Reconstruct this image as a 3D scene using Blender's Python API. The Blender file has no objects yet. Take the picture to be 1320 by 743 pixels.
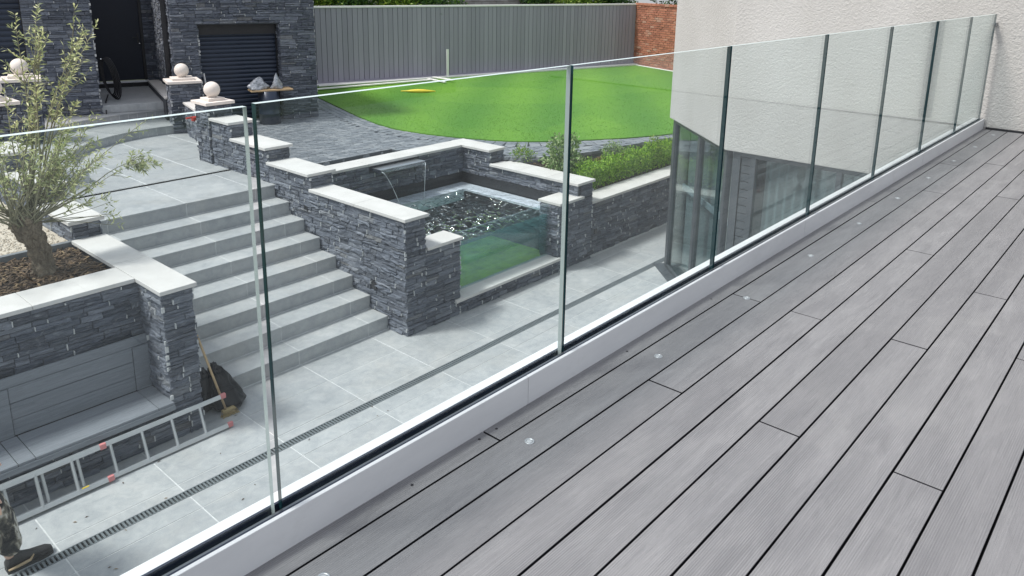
import bpy, bmesh, math, random
import numpy as np
from mathutils import Matrix, Vector
random.seed(7); RNG = np.random.default_rng(7)
scn = bpy.context.scene
COL = scn.collection
R = math.radians

# ------------------------------------------------------------------ camera
CAM = Vector((0, 0, 4.5))
yaw, pit, rol = 0.7185, -0.2486, -0.0156
fw = Vector((math.cos(pit)*math.cos(yaw), math.cos(pit)*math.sin(yaw), math.sin(pit)))
ri = Vector((math.sin(yaw), -math.cos(yaw), 0)); dn = fw.cross(ri)
c_, s_ = math.cos(rol), math.sin(rol)
right = c_*ri + s_*dn; down = -s_*ri + c_*dn
cd = bpy.data.cameras.new('camera'); cam = bpy.data.objects.new('camera', cd); COL.objects.link(cam)
m = Matrix.Identity(4)
for i in range(3):
    m[i][0] = right[i]; m[i][1] = -down[i]; m[i][2] = -fw[i]; m[i][3] = CAM[i]
cam.matrix_world = m
cd.sensor_width = 36; cd.lens = 1001.41/1320*36
cd.shift_x = (660-661.03)/1320; cd.shift_y = (224.21-371.5)/1320
cd.clip_start = .05; cd.clip_end = 500
scn.camera = cam

# ------------------------------------------------------------------ sky and sun
SUN_EL, SUN_AZ = R(60), R(150)          # azimuth measured from +X towards +Y
w = bpy.data.worlds.new('World'); scn.world = w; w.use_nodes = True
nt = w.node_tree; bg = nt.nodes['Background']
sky = nt.nodes.new('ShaderNodeTexSky'); sky.sky_type = 'NISHITA'; sky.sun_disc = False
sky.sun_elevation = SUN_EL; sky.sun_rotation = R(90)-SUN_AZ
sky.air_density = 1.0; sky.dust_density = 3.0; sky.ozone_density = 1.0
hs = nt.nodes.new('ShaderNodeHueSaturation'); hs.inputs['Saturation'].default_value = .62      # thin cloud greys the blue
nt.links.new(sky.outputs[0], hs.inputs['Color']); cm = nt.nodes.new('ShaderNodeMix'); cm.data_type = 'RGBA'; cm.inputs[0].default_value = .45; cm.inputs[7].default_value = (4.6, 4.75, 5.0, 1)   # even cloud veil
nt.links.new(hs.outputs[0], cm.inputs[6]); nt.links.new(cm.outputs[2], bg.inputs[0]); bg.inputs[1].default_value = .15
sl = bpy.data.lights.new('sun', 'SUN'); sl.energy = 2.6; sl.angle = R(10); sl.color = (1, .965, .92)
so = bpy.data.objects.new('sun', sl); COL.objects.link(so); so.location = (0, 0, 30)
sd = Vector((math.cos(SUN_EL)*math.cos(SUN_AZ), math.cos(SUN_EL)*math.sin(SUN_AZ), math.sin(SUN_EL)))
so.rotation_euler = sd.to_track_quat('Z', 'Y').to_euler()
scn.view_settings.view_transform = 'Standard'; scn.view_settings.look = 'None'
scn.view_settings.gamma = 1; scn.view_settings.exposure = .57
scn.cycles.transparent_max_bounces = 24

# ------------------------------------------------------------------ material helpers
class N:
    def __init__(s, name):
        s.m = bpy.data.materials.new(name); s.m.use_nodes = True
        s.t = s.m.node_tree; s.b = s.t.nodes['Principled BSDF']; s.o = s.t.nodes['Material Output']
    def n(s, ty, **kw):
        x = s.t.nodes.new(ty)
        for k, v in kw.items(): setattr(x, k, v)
        return x
    def l(s, a, b): s.t.links.new(a, b)
    def pos(s, scale=(1, 1, 1), rot=(0, 0, 0)):
        g = s.n('ShaderNodeNewGeometry'); mp = s.n('ShaderNodeMapping')
        mp.inputs['Scale'].default_value = scale; mp.inputs['Rotation'].default_value = rot
        s.l(g.outputs['Position'], mp.inputs[0]); return mp.outputs[0]
    def noise(s, vec, scale, det=4, rough=.55, dist=0):
        x = s.n('ShaderNodeTexNoise'); x.inputs['Scale'].default_value = scale; x.inputs['Detail'].default_value = det
        x.inputs['Roughness'].default_value = rough; x.inputs['Distortion'].default_value = dist
        s.l(vec, x.inputs['Vector']); return x.outputs['Fac']
    def ramp(s, fac, *stops):
        x = s.n('ShaderNodeValToRGB'); e = x.color_ramp.elements
        while len(e) < len(stops): e.new(.5)
        for el, (p, c) in zip(e, stops):
            el.position = p; el.color = (*c, 1) if len(c) == 3 else c
        s.l(fac, x.inputs[0]); return x.outputs[0]
    def mix(s, fac, a, b, mode='MIX'):
        x = s.n('ShaderNodeMix', data_type='RGBA', blend_type=mode)
        for sock, v in ((x.inputs[0], fac), (x.inputs[6], a), (x.inputs[7], b)):
            if hasattr(v, 'default_value'): s.l(v, sock)
            else: sock.default_value = v if isinstance(v, (int, float)) else (*v, 1)
        return x.outputs[2]
    def math(s, op, a, b=0):
        x = s.n('ShaderNodeMath', operation=op)
        for sock, v in ((x.inputs[0], a), (x.inputs[1], b)):
            if hasattr(v, 'default_value'): s.l(v, sock)
            else: sock.default_value = v
        return x.outputs[0]
    def rnd(s):
        g = s.n('ShaderNodeNewGeometry'); o = s.n('ShaderNodeObjectInfo')
        return s.math('FRACT', s.math('ADD', g.outputs['Random Per Island'], o.outputs['Random']))
    def bump(s, h, st=.5, d=.01):
        x = s.n('ShaderNodeBump'); x.inputs['Strength'].default_value = st; x.inputs['Distance'].default_value = d
        s.l(h, x.inputs['Height']); s.l(x.outputs[0], s.b.inputs['Normal']); return x
    def col(s, c):
        if hasattr(c, 'default_value'): s.l(c, s.b.inputs['Base Color'])
        else: s.b.inputs['Base Color'].default_value = (*c, 1)
    def set(s, **kw):
        for k, v in kw.items():
            k = k.replace('_', ' ')
            if hasattr(v, 'default_value'): s.l(v, s.b.inputs[k])
            else: s.b.inputs[k].default_value = v

def plain(name, c, rough=.5, metal=0, var=.12, sc=6.0, bump=0):
    a = N(name); f = a.noise(a.pos(), sc, 5)
    lo = tuple(x*(1-var) for x in c); hi = tuple(min(1, x*(1+var)) for x in c)
    a.col(a.ramp(f, (.3, lo), (.7, hi))); a.set(Roughness=rough, Metallic=metal)
    if bump: a.bump(a.noise(a.pos(), sc*12, 4), bump, .004)
    return a.m

MAT = {}
def mats():
    # slate cladding
    a = N('slate'); r = a.rnd()
    base = a.ramp(r, (0, (.022, .030, .052)), (.35, (.058, .074, .110)), (.7, (.118, .140, .188)), (.93, (.25, .272, .32)), (1, (.15, .145, .135)))
    st = a.noise(a.pos((4, 4, 42)), 1.6, 6, .7, .6)
    sm = a.noise(a.pos((9, 9, 22)), 1.0, 5, .6, .3)
    c = a.mix(a.ramp(st, (.3, (0, 0, 0)), (.75, (1, 1, 1))), a.mix(.5, base, (.022, .027, .04)), a.mix(.38, base, (.38, .40, .44)))
    c = a.mix(a.ramp(sm, (.58, (0, 0, 0)), (.76, (.6, .6, .6))), c, (.40, .41, .43))
    a.col(c); a.set(Roughness=.62); a.bump(a.math('ADD', st, a.math('MULTIPLY', sm, .6)), 1, .03); MAT['slate'] = a.m
    MAT['fleck'] = plain('pointing', (.46, .47, .47), .9, sc=30)
    MAT['mortar'] = plain('mortar', (.055, .06, .07), .9, sc=14)
    # coping stone
    a = N('coping'); f = a.noise(a.pos(), 3, 6); g = a.noise(a.pos(), 60, 3)
    c = a.ramp(f, (.3, (.50, .482, .462)), (.7, (.585, .57, .55)))
    c = a.mix(a.math('MULTIPLY', a.ramp(a.noise(a.pos(), 1.3, 6, .7), (.52, (0, 0, 0)), (.75, (1, 1, 1))), .35), c, (.44, .44, .43))
    a.col(c); a.set(Roughness=.72); a.bump(g, .25, .003); MAT['coping'] = a.m
    # porcelain paving
    a = N('paving'); r = a.rnd(); f = a.noise(a.pos(), 1.7, 7, .62, 1.2); g = a.noise(a.pos((1, 1, 1)), 9, 6, .7, .6)
    c = a.ramp(f, (.25, (.295, .315, .328)), (.5, (.395, .41, .418)), (.78, (.50, .50, .492)))
    c = a.mix(.36, c, a.ramp(g, (.3, (.17, .19, .205)), (.7, (.50, .505, .50))))
    c = a.mix(a.math('MULTIPLY', r, .28), c, (.22, .23, .24))
    st = a.ramp(a.noise(a.pos(), .9, 5, .7, .4), (.5, (0, 0, 0)), (.72, (1, 1, 1)))
    c = a.mix(a.math('MULTIPLY', st, .3), c, (.38, .36, .325))
    a.col(c); a.set(Roughness=a.ramp(f, (.3, (.36,)*3), (.7, (.52,)*3))); a.bump(g, .12, .004); MAT['paving'] = a.m
    MAT['grout'] = plain('grout', (.52, .53, .53), .9, sc=20)
    MAT['grout_dark'] = plain('grout_dark', (.16, .17, .18), .9, sc=20)
    # decking
    a = N('decking'); r = a.rnd()
    v = a.pos((2.2, 15, 1)); rz = a.n('ShaderNodeCombineXYZ'); a.l(a.math('MULTIPLY', r, 37.0), rz.inputs[0]); a.l(a.math('MULTIPLY', r, 91.0), rz.inputs[2])
    va = a.n('ShaderNodeVectorMath', operation='ADD'); a.l(v, va.inputs[0]); a.l(rz.outputs[0], va.inputs[1])
    grain = a.noise(va.outputs[0], 1.4, 8, .72, 1.2)
    v2 = a.pos((4, 230, 1)); fine = a.ramp(a.noise(v2, 1.0, 3, .6, .25), (.32, (0, 0, 0)), (.68, (1, 1, 1)))
    blot = a.noise(a.pos((1.3, 3.2, 1)), 2.2, 5, .6, .8)
    c = a.ramp(grain, (.2, (.115, .113, .117)), (.5, (.207, .204, .209)), (.8, (.33, .325, .327)))
    c = a.mix(.42, c, a.ramp(blot, (.25, (.12, .119, .126)), (.75, (.26, .257, .258))))
    c = a.mix(a.math('MULTIPLY', fine, .24), c, (.33, .33, .335))
    gw = a.n('ShaderNodeTexWave', wave_type='BANDS', bands_direction='Y'); gw.inputs['Scale'].default_value = 50; gw.inputs['Distortion'].default_value = 1.2; gw.inputs['Detail'].default_value = 2; gw.inputs['Detail Scale'].default_value = .4; a.l(a.pos((.06, 1, 1)), gw.inputs[0])
    gm = a.math('MULTIPLY', gw.outputs['Fac'], a.ramp(a.noise(a.pos((.7, 5, 1)), 1.6, 3, .5, .5), (.35, (.08,)*3), (.65, (.5,)*3))); c = a.mix(gm, c, (.085, .084, .09))
    c = a.mix(a.math('MULTIPLY', r, .45), c, (.15, .148, .153))
    dirt = a.ramp(a.noise(a.pos((1, 1, 1)), 1.1, 8, .72, 1.0), (.52, (0, 0, 0)), (.72, (1, 1, 1))); c = a.mix(a.math('MULTIPLY', dirt, .3), c, (.29, .287, .28))
    a.col(c); a.set(Roughness=a.ramp(blot, (.3, (.42,)*3), (.7, (.6,)*3)))
    a.bump(a.math('ADD', a.math('MULTIPLY', fine, .9), grain), .55, .0035); MAT['decking'] = a.m
    # bench boards
    a = N('bench_board'); r = a.rnd(); g = a.noise(a.pos((2.5, 30, 30)), 1.6, 7, .7, 1.0)
    c = a.ramp(g, (.25, (.125, .14, .16)), (.75, (.225, .243, .27))); c = a.mix(a.math('MULTIPLY', r, .2), c, (.11, .12, .14))
    a.col(c); a.set(Roughness=.55); a.bump(g, .4, .004); MAT['bench'] = a.m
    # stucco
    a = N('stucco'); f = a.noise(a.pos(), 75, 4, .6); k = a.noise(a.pos(), 33, 2, .5); lo = a.noise(a.pos((1, 1, .5)), .9, 5, .6)
    c = a.ramp(lo, (.3, (.43, .415, .39)), (.7, (.51, .497, .475)))
    a.col(c); a.set(Roughness=.9); a.bump(a.math('ADD', f, a.math('MULTIPLY', k, .8)), .7, .016); MAT['stucco'] = a.m
    MAT['white_coat'] = plain('white_coat', (.72, .72, .74), .45, sc=2.5, var=.04)
    a = N('upstand'); f = a.noise(a.pos((1, 1, 4)), 1.6, 6, .65)
    a.col(a.ramp(f, (.3, (.60, .60, .605)), (.7, (.69, .69, .69)))); sc_ = a.ramp(a.noise(a.pos((1, 1, 2)), 5, 8, .75, .5), (.56, (0, 0, 0)), (.75, (1, 1, 1))); a.col(a.mix(a.math('MULTIPLY', sc_, .25), a.ramp(f, (.3, (.56, .56, .565)), (.7, (.66, .66, .66))), (.40, .39, .38))); a.set(Roughness=.5); MAT['upstand'] = a.m
    MAT['rubber'] = plain('rubber', (.018, .022, .04), .25)
    MAT['alu_dark'] = plain('alu_dark', (.16, .17, .18), .35, .6)
    MAT['grate'] = plain('grate_metal', (.15, .17, .18), .5, .2)
    MAT['alu'] = plain('aluminium', (.50, .52, .53), .38, .7, var=.06)
    MAT['steel'] = plain('steel', (.55, .57, .6), .22, 1, var=.05)
    MAT['pink'] = plain('pink_plastic', (.52, .19, .19), .5)
    MAT['yellow'] = plain('yellow_plastic', (.75, .55, .04), .5)
    MAT['shutter'] = plain('shutter', (.020, .030, .052), .33, .2, var=.08)
    MAT['door'] = plain('door_blue', (.006, .010, .022), .55, var=.1)
    MAT['black'] = plain('black', (.012, .012, .015), .45)
    MAT['binbag'] = plain('bin_bag', (.004, .005, .008), .28, sc=9)
    MAT['binbag'].node_tree.nodes['Principled BSDF'].inputs['Specular IOR Level'].default_value = .3
    MAT['wood'] = plain('wood_handle', (.42, .30, .17), .6, sc=12)
    MAT['bristle'] = plain('bristle', (.32, .25, .13), .9, sc=40)
    MAT['ball'] = plain('ball_stone', (.66, .60, .55), .75, var=.05, bump=.2)
    MAT['red'] = plain('red_plastic', (.5, .06, .05), .4)
    MAT['light_glass'] = plain('light_lens', (.40, .42, .43), .3, var=.05)
    MAT['white_wood'] = plain('white_wood', (.76, .75, .74), .6, var=.05)
    MAT['liner'] = plain('liner_dark', (.010, .011, .014), .5, var=.2)
    MAT['ledge'] = plain('ledge_pale', (.62, .64, .70), .4, var=.12)
    MAT['floor_green'] = plain('floor_green', (.62, .80, .04), .5, var=.3, sc=5)
    MAT['wall_teal'] = plain('wall_teal', (.03, .075, .085), .4, var=.2)
    MAT['soil'] = plain('soil', (.030, .020, .013), .95, var=.5, sc=26, bump=.8)
    MAT['earth'] = plain('earth', (.06, .075, .03), .95, var=.4, sc=1.5)
    MAT['frame'] = plain('window_frame', (.075, .085, .095), .4, .2)
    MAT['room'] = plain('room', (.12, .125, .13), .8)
    MAT['curtain'] = plain('curtain', (.50, .50, .49), .9, var=.05)
    MAT['skin'] = plain('skin', (.55, .36, .27), .55)
    MAT['hair'] = plain('hair', (.05, .035, .025), .7)
    MAT['jacket'] = plain('jacket', (.05, .055, .06), .8)
    MAT['boot'] = plain('boot', (.018, .017, .016), .6)
    MAT['boot_sole'] = plain('boot_trim', (.36, .27, .16), .8)
    a = N('camo'); f = a.noise(a.pos((1, 1, .6)), 13, 3, .5, .8)
    c = a.ramp(f, (.40, (.010, .010, .011)), (.47, (.045, .043, .036)), (.53, (.16, .145, .11)), (.60, (.45, .43, .38)))
    pass
    a.col(c); a.set(Roughness=.9); a.bump(a.noise(a.pos(), 30, 3), .4, .01); MAT['camo'] = a.m
    # chips, pebbles, paving blocks, bricks: colour from each piece
    def island(name, *stops, rough=.85, bump=0, sc=60):
        a = N(name); a.col(a.mix(.3, a.ramp(a.rnd(), *stops), a.ramp(a.noise(a.pos(), sc, 4), (.3, stops[0][1]), (.7, stops[-1][1]))))
        a.set(Roughness=rough)
        if bump: a.bump(a.noise(a.pos(), sc, 4), bump, .008)
        return a.m
    MAT['chip'] = island('bark_chip', (0, (.022, .012, .008)), (.6, (.055, .030, .018)), (.86, (.12, .07, .035)), (1, (.28, .20, .11)))
    MAT['pebble'] = island('pebble', (0, (.34, .28, .21)), (.5, (.48, .42, .34)), (1, (.62, .58, .52)))
    MAT['block'] = island('paving_block', (0, (.12, .135, .155)), (.5, (.175, .19, .21)), (1, (.27, .28, .295)), rough=.42, bump=.6, sc=40)
    MAT['brick'] = island('brick', (0, (.22, .07, .04)), (.4, (.35, .115, .065)), (.85, (.42, .16, .095)), (1, (.40, .26, .20)), bump=.5)
    MAT['brick_mortar'] = plain('brick_mortar', (.30, .24, .20), .95, sc=9)
    MAT['stone_block'] = island('stone_block', (0, (.25, .235, .215)), (1, (.42, .40, .37)), bump=.6, sc=30)
    # fence board
    a = N('fence_board'); r = a.rnd(); g = a.noise(a.pos((14, 14, 1)), 2, 5)
    c = a.ramp(r, (0, (.25, .24, .295)), (1, (.305, .293, .355))); c = a.mix(.12, c, a.ramp(g, (.3, (.23, .21, .275)), (.7, (.40, .375, .455))))
    a.col(c); a.set(Roughness=.65); MAT['fence'] = a.m
    # lawn
    a = N('lawn'); f = a.noise(a.pos(), .35, 4, .6, .4); g = a.noise(a.pos(), 55, 4, .8)
    wv = a.n('ShaderNodeTexWave', wave_type='BANDS', bands_direction='X'); wv.inputs['Scale'].default_value = .16; wv.inputs['Distortion'].default_value = .25
    a.l(a.pos((1, 1, 1), (0, 0, R(52))), wv.inputs[0])
    vo = a.n('ShaderNodeTexVoronoi'); vo.inputs['Scale'].default_value = .33; vo.inputs['Randomness'].default_value = .8
    dv_ = a.n('ShaderNodeVectorMath', operation='ADD'); a.l(a.pos(), dv_.inputs[0]); nz = a.n('ShaderNodeTexNoise'); nz.inputs['Scale'].default_value = .5; a.l(a.pos(), nz.inputs['Vector']); a.l(nz.outputs['Color'], dv_.inputs[1]); a.l(dv_.outputs[0], vo.inputs['Vector'])
    c = a.ramp(a.math('ADD', a.math('MULTIPLY', f, .35), a.math('ADD', a.math('MULTIPLY', vo.outputs['Color'], .3), a.math('MULTIPLY', wv.outputs['Fac'], .35))), (.25, (.046, .165, .004)), (.75, (.108, .255, .010)))
    c = a.mix(.12, c, a.ramp(g, (.3, (.05, .16, .006)), (.7, (.15, .33, .02))))
    a.col(c); a.set(Roughness=.85); a.bump(g, .3, .01); MAT['lawn'] = a.m
    def leaf(name, *stops, tr=.35, rough=.45):
        a = N(name); r = a.rnd(); c = a.ramp(r, *stops); a.col(c); a.set(Roughness=rough)
        t = a.n('ShaderNodeBsdfTranslucent'); a.l(c, t.inputs[0]); mx = a.n('ShaderNodeMixShader'); mx.inputs[0].default_value = tr
        a.l(a.b.outputs[0], mx.inputs[1]); a.l(t.outputs[0], mx.inputs[2]); a.l(mx.outputs[0], a.o.inputs[0]); return a.m
    MAT['blade'] = leaf('grass_blade', (0, (.075, .20, .006)), (.5, (.092, .23, .008)), (1, (.112, .26, .012)))
    MAT['olive'] = leaf('olive_leaf', (0, (.16, .20, .10)), (.35, (.34, .39, .18)), (.7, (.54, .57, .26)), (1, (.72, .72, .42)))
    MAT['hedge'] = leaf('hedge_leaf', (0, (.09, .20, .015)), (.5, (.22, .42, .03)), (1, (.42, .62, .08)))
    MAT['shrub'] = leaf('shrub_leaf', (0, (.07, .15, .03)), (.5, (.18, .30, .08)), (1, (.50, .58, .30)))
    MAT['shrub_red'] = leaf('shrub_red_leaf', (0, (.12, .05, .03)), (.5, (.25, .13, .06)), (1, (.30, .32, .08)))
    MAT['dark_leaf'] = leaf('dark_leaf', (0, (.014, .045, .01)), (.6, (.045, .12, .02)), (1, (.12, .24, .03)))
    MAT['mid_leaf'] = leaf('mid_leaf', (0, (.05, .12, .015)), (.5, (.15, .30, .03)), (1, (.42, .52, .08)))
    a = N('bark'); g = a.noise(a.pos((9, 9, 5)), 2.2, 8, .75, 1.2); c = a.ramp(g, (.3, (.06, .045, .03)), (.5, (.22, .175, .12)), (.72, (.42, .36, .27)))
    a.col(c); a.set(Roughness=.9); a.bump(g, 1, .05); MAT['bark'] = a.m
    MAT['twig'] = plain('twig', (.20, .19, .12), .8, sc=14)
    # glass
    def glass(name, tint, f0=.045, fmax=.9):
        a = N(name); lw = a.n('ShaderNodeLayerWeight'); lw.inputs[0].default_value = .5
        p = a.math('POWER', lw.outputs['Facing'], 5.0); fr = a.math('ADD', a.math('MULTIPLY', p, fmax-f0), f0)
        t = a.n('ShaderNodeBsdfTransparent'); t.inputs[0].default_value = (*tint, 1)
        g = a.n('ShaderNodeBsdfGlossy'); g.inputs['Roughness'].default_value = 0.0; g.inputs[0].default_value = (.93, .98, .97, 1)
        mx = a.n('ShaderNodeMixShader'); a.l(fr, mx.inputs[0]); a.l(t.outputs[0], mx.inputs[1]); a.l(g.outputs[0], mx.inputs[2])
        a.l(mx.outputs[0], a.o.inputs[0]); return a
    MAT['glass'] = None
    a = glass('glass_clear', (.938, .975, .978), .035); hz = a.n('ShaderNodeBsdfDiffuse'); hz.inputs[0].default_value = (.75, .82, .82, 1)
    sm = a.math('MULTIPLY', a.ramp(a.noise(a.pos((1, 1, .35)), 3.2, 7, .7, .8), (.45, (0, 0, 0)), (.8, (1, 1, 1))), .018)
    mx = a.n('ShaderNodeMixShader'); a.l(sm, mx.inputs[0]); a.l(a.o.inputs[0].links[0].from_socket, mx.inputs[1]); a.l(hz.outputs[0], mx.inputs[2]); a.l(mx.outputs[0], a.o.inputs[0]); MAT['glass'] = a.m
    MAT['window'] = glass('window_glass', (.70, .77, .78), .09).m
    a = glass('acrylic', (.93, .975, .98), .05); hz = a.n('ShaderNodeBsdfDiffuse'); hz.inputs[0].default_value = (.10, .21, .23, 1)
    mx = a.n('ShaderNodeMixShader'); mx.inputs[0].default_value = .10; a.l(a.o.inputs[0].links[0].from_socket, mx.inputs[1]); a.l(hz.outputs[0], mx.inputs[2]); a.l(mx.outputs[0], a.o.inputs[0]); MAT['acrylic'] = a.m
    MAT['sheet'] = glass('water_sheet', (.965, .98, .985), .03, .5).m
    a = N('glass_edge'); a.col((.010, .035, .042)); a.set(Roughness=.12); MAT['glass_edge'] = a.m
    a = N('glass_end'); a.col((.34, .38, .37)); a.set(Roughness=.15); MAT['glass_end'] = a.m
    a = N('glass_top'); a.col((.50, .60, .59)); a.set(Roughness=.2); MAT['glass_top'] = a.m  # sky reflection on the top edge put into a paler base colour
    a = glass('water', (.95, .97, .98), .035, .95)
    nb = a.n('ShaderNodeBump'); nb.inputs['Strength'].default_value = .35; nb.inputs['Distance'].default_value = .03
    a.l(a.noise(a.pos(), 18, 4, .6, .6), nb.inputs['Height'])
    for x in a.t.nodes:
        if x.bl_idname == 'ShaderNodeBsdfGlossy': a.l(nb.outputs[0], x.inputs['Normal'])
        if x.bl_idname == 'ShaderNodeLayerWeight': a.l(nb.outputs[0], x.inputs['Normal'])
    va = a.n('ShaderNodeVolumeAbsorption'); va.inputs[0].default_value = (.38, .76, .72, 1); va.inputs[1].default_value = .8
    a.l(va.outputs[0], a.o.inputs['Volume']); MAT['water'] = a.m
    for nm, k, cc in (('water_front', .36, (.15, .36, .38)), ('water_under', 0, (0, 0, 0))):
        a = N(nm); t = a.n('ShaderNodeBsdfTransparent'); d = a.n('ShaderNodeBsdfDiffuse'); d.inputs[0].default_value = (*cc, 1)
        mx = a.n('ShaderNodeMixShader'); mx.inputs[0].default_value = k; a.l(t.outputs[0], mx.inputs[1]); a.l(d.outputs[0], mx.inputs[2]); a.l(mx.outputs[0], a.o.inputs[0])
        va = a.n('ShaderNodeVolumeAbsorption'); va.inputs[0].default_value = (.38, .76, .72, 1); va.inputs[1].default_value = .8; a.l(va.outputs[0], a.o.inputs['Volume']); MAT[nm] = a.m
    MAT['foam_glint'] = plain('foam_glint', (.75, .79, .82), .5, var=.1)  # white of the froth, the streams and the painted crest glints
mats()

# ------------------------------------------------------------------ object helpers
LOC = {}
def tag(o, label=None, cat=None, group=None, kind=None):
    if label: o['label'] = label
    if cat: o['category'] = cat
    if group: o['group'] = group
    if kind: o['kind'] = kind
    return o
def thing(name, label, cat, loc, group=None):
    o = bpy.data.objects.new(name, None); COL.objects.link(o); o.location = loc
    o.empty_display_size = .1; LOC[o.name] = Vector(loc); return tag(o, label, cat, group)
def link(name, me, parent, mw=None):
    o = bpy.data.objects.new(name, me); COL.objects.link(o)
    if parent is not None:
        o.parent = parent; o.matrix_parent_inverse = Matrix.Translation(-LOC.get(parent.name, Vector()))
    if mw is not None: o.matrix_basis = mw
    return o
def mk(name, verts, faces, mat, parent=None, smooth=False, mats2=None, midx=None):
    """one mesh object from world coordinates; top-level ones get their origin at the base centre"""
    vs = np.array(verts, dtype=float).reshape(-1, 3)
    off = Vector()
    if parent is None:
        mn, mx = vs.min(0), vs.max(0); off = Vector(((mn[0]+mx[0])/2, (mn[1]+mx[1])/2, mn[2])); vs = vs-np.array(off)
    me = bpy.data.meshes.new(name); me.from_pydata(vs.tolist(), [], faces if isinstance(faces, list) else faces.tolist())
    for mm in ([mat] + (mats2 or [])): me.materials.append(MAT[mm] if isinstance(mm, str) else mm)
    if midx is not None: me.polygons.foreach_set('material_index', midx)
    if smooth: me.polygons.foreach_set('use_smooth', [True]*len(me.polygons))
    me.update(); o = link(name, me, parent)
    if parent is None: o.location = off; LOC[o.name] = off
    return o
def boxvf(x0, x1, y0, y1, z0, z1):
    v = [(x, y, z) for z in (z0, z1) for y in (y0, y1) for x in (x0, x1)]
    f = [(0, 2, 3, 1), (4, 5, 7, 6), (0, 1, 5, 4), (2, 6, 7, 3), (0, 4, 6, 2), (1, 3, 7, 5)]
    return v, f
def prismvf(poly, z0, z1):
    n = len(poly); v = [(*p, z0) for p in poly]+[(*p, z1) for p in poly]
    ar = sum(poly[i][0]*poly[(i+1) % n][1]-poly[(i+1) % n][0]*poly[i][1] for i in range(n))
    f = [tuple(range(n-1, -1, -1)), tuple(range(n, 2*n))]+[(i, (i+1) % n, n+(i+1) % n, n+i) for i in range(n)]
    if ar < 0: f = [tuple(reversed(x)) for x in f]
    return v, f
def bev(v, f, b):
    bm = bmesh.new(); bv = [bm.verts.new(p) for p in v]
    for q in f: bm.faces.new([bv[i] for i in q])
    bmesh.ops.bevel(bm, geom=list(bm.edges), offset=b, segments=2, profile=.6, affect='EDGES', clamp_overlap=True)
    bm.verts.ensure_lookup_table(); vs = [tuple(x.co) for x in bm.verts]
    for i, x in enumerate(bm.verts): x.index = i
    fs = [tuple(x.index for x in q.verts) for q in bm.faces]; bm.free(); return vs, fs
def box(name, x0, x1, y0, y1, z0, z1, mat, parent=None, b=.004):
    v, f = boxvf(x0, x1, y0, y1, z0, z1)
    if b: v, f = bev(v, f, b)
    return mk(name, v, f, mat, parent)
def prism(name, poly, z0, z1, mat, parent=None, b=0):
    v, f = prismvf(poly, z0, z1)
    if b: v, f = bev(v, f, b)
    return mk(name, v, f, mat, parent)
def merge(parts):
    V, F, k = [], [], 0
    for v, f in parts:
        V += [tuple(p) for p in v]; F += [tuple(i+k for i in q) for q in f]; k += len(v)
    return V, F
def obox(c, u, n, L, D, H):      # oriented box: centre of bottom, unit u (xy), unit n (xy)
    c, u, n = Vector(c), Vector((*u[:2], 0)), Vector((*n[:2], 0)); v = []
    for z in (0, H):
        for b in (-.5, .5):
            for a in (-.5, .5): p = c+u*(a*L)+n*(b*D); v.append((p.x, p.y, p.z+z))
    return v, [(0, 2, 3, 1), (4, 5, 7, 6), (0, 1, 5, 4), (2, 6, 7, 3), (0, 4, 6, 2), (1, 3, 7, 5)]
def tube(pts, rad, sides=8, cap=True):
    pts = [Vector(p) for p in pts]; rad = rad if isinstance(rad, (list, tuple)) else [rad]*len(pts); V, F = [], []
    up = Vector((0, 0, 1)); prev = None
    for i, p in enumerate(pts):
        t = (pts[min(i+1, len(pts)-1)]-pts[max(i-1, 0)]).normalized()
        a = prev if prev is not None else (up if abs(t.z) < .9 else Vector((1, 0, 0)))
        a = (a-t*a.dot(t)).normalized(); prev = a; b = t.cross(a)
        for k in range(sides):
            q = 2*math.pi*k/sides; V.append(tuple(p+(a*math.cos(q)+b*math.sin(q))*rad[i]))
    for i in range(len(pts)-1):
        for k in range(sides):
            j = (k+1) % sides; F.append((i*sides+k, i*sides+j, (i+1)*sides+j, (i+1)*sides+k))
    if cap: F.append(tuple(range(sides-1, -1, -1))); F.append(tuple((len(pts)-1)*sides+k for k in range(sides)))
    return V, F
def lathe(c, prof, sides=32):
    V, F = [], []
    for r, z in prof:
        for k in range(sides): q = 2*math.pi*k/sides; V.append((c[0]+r*math.cos(q), c[1]+r*math.sin(q), c[2]+z))
    for i in range(len(prof)-1):
        for k in range(sides):
            j = (k+1) % sides; F.append((i*sides+k, i*sides+j, (i+1)*sides+j, (i+1)*sides+k))
    F.append(tuple(range(sides-1, -1, -1))); F.append(tuple((len(prof)-1)*sides+k for k in range(sides)))
    return V, F

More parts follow.
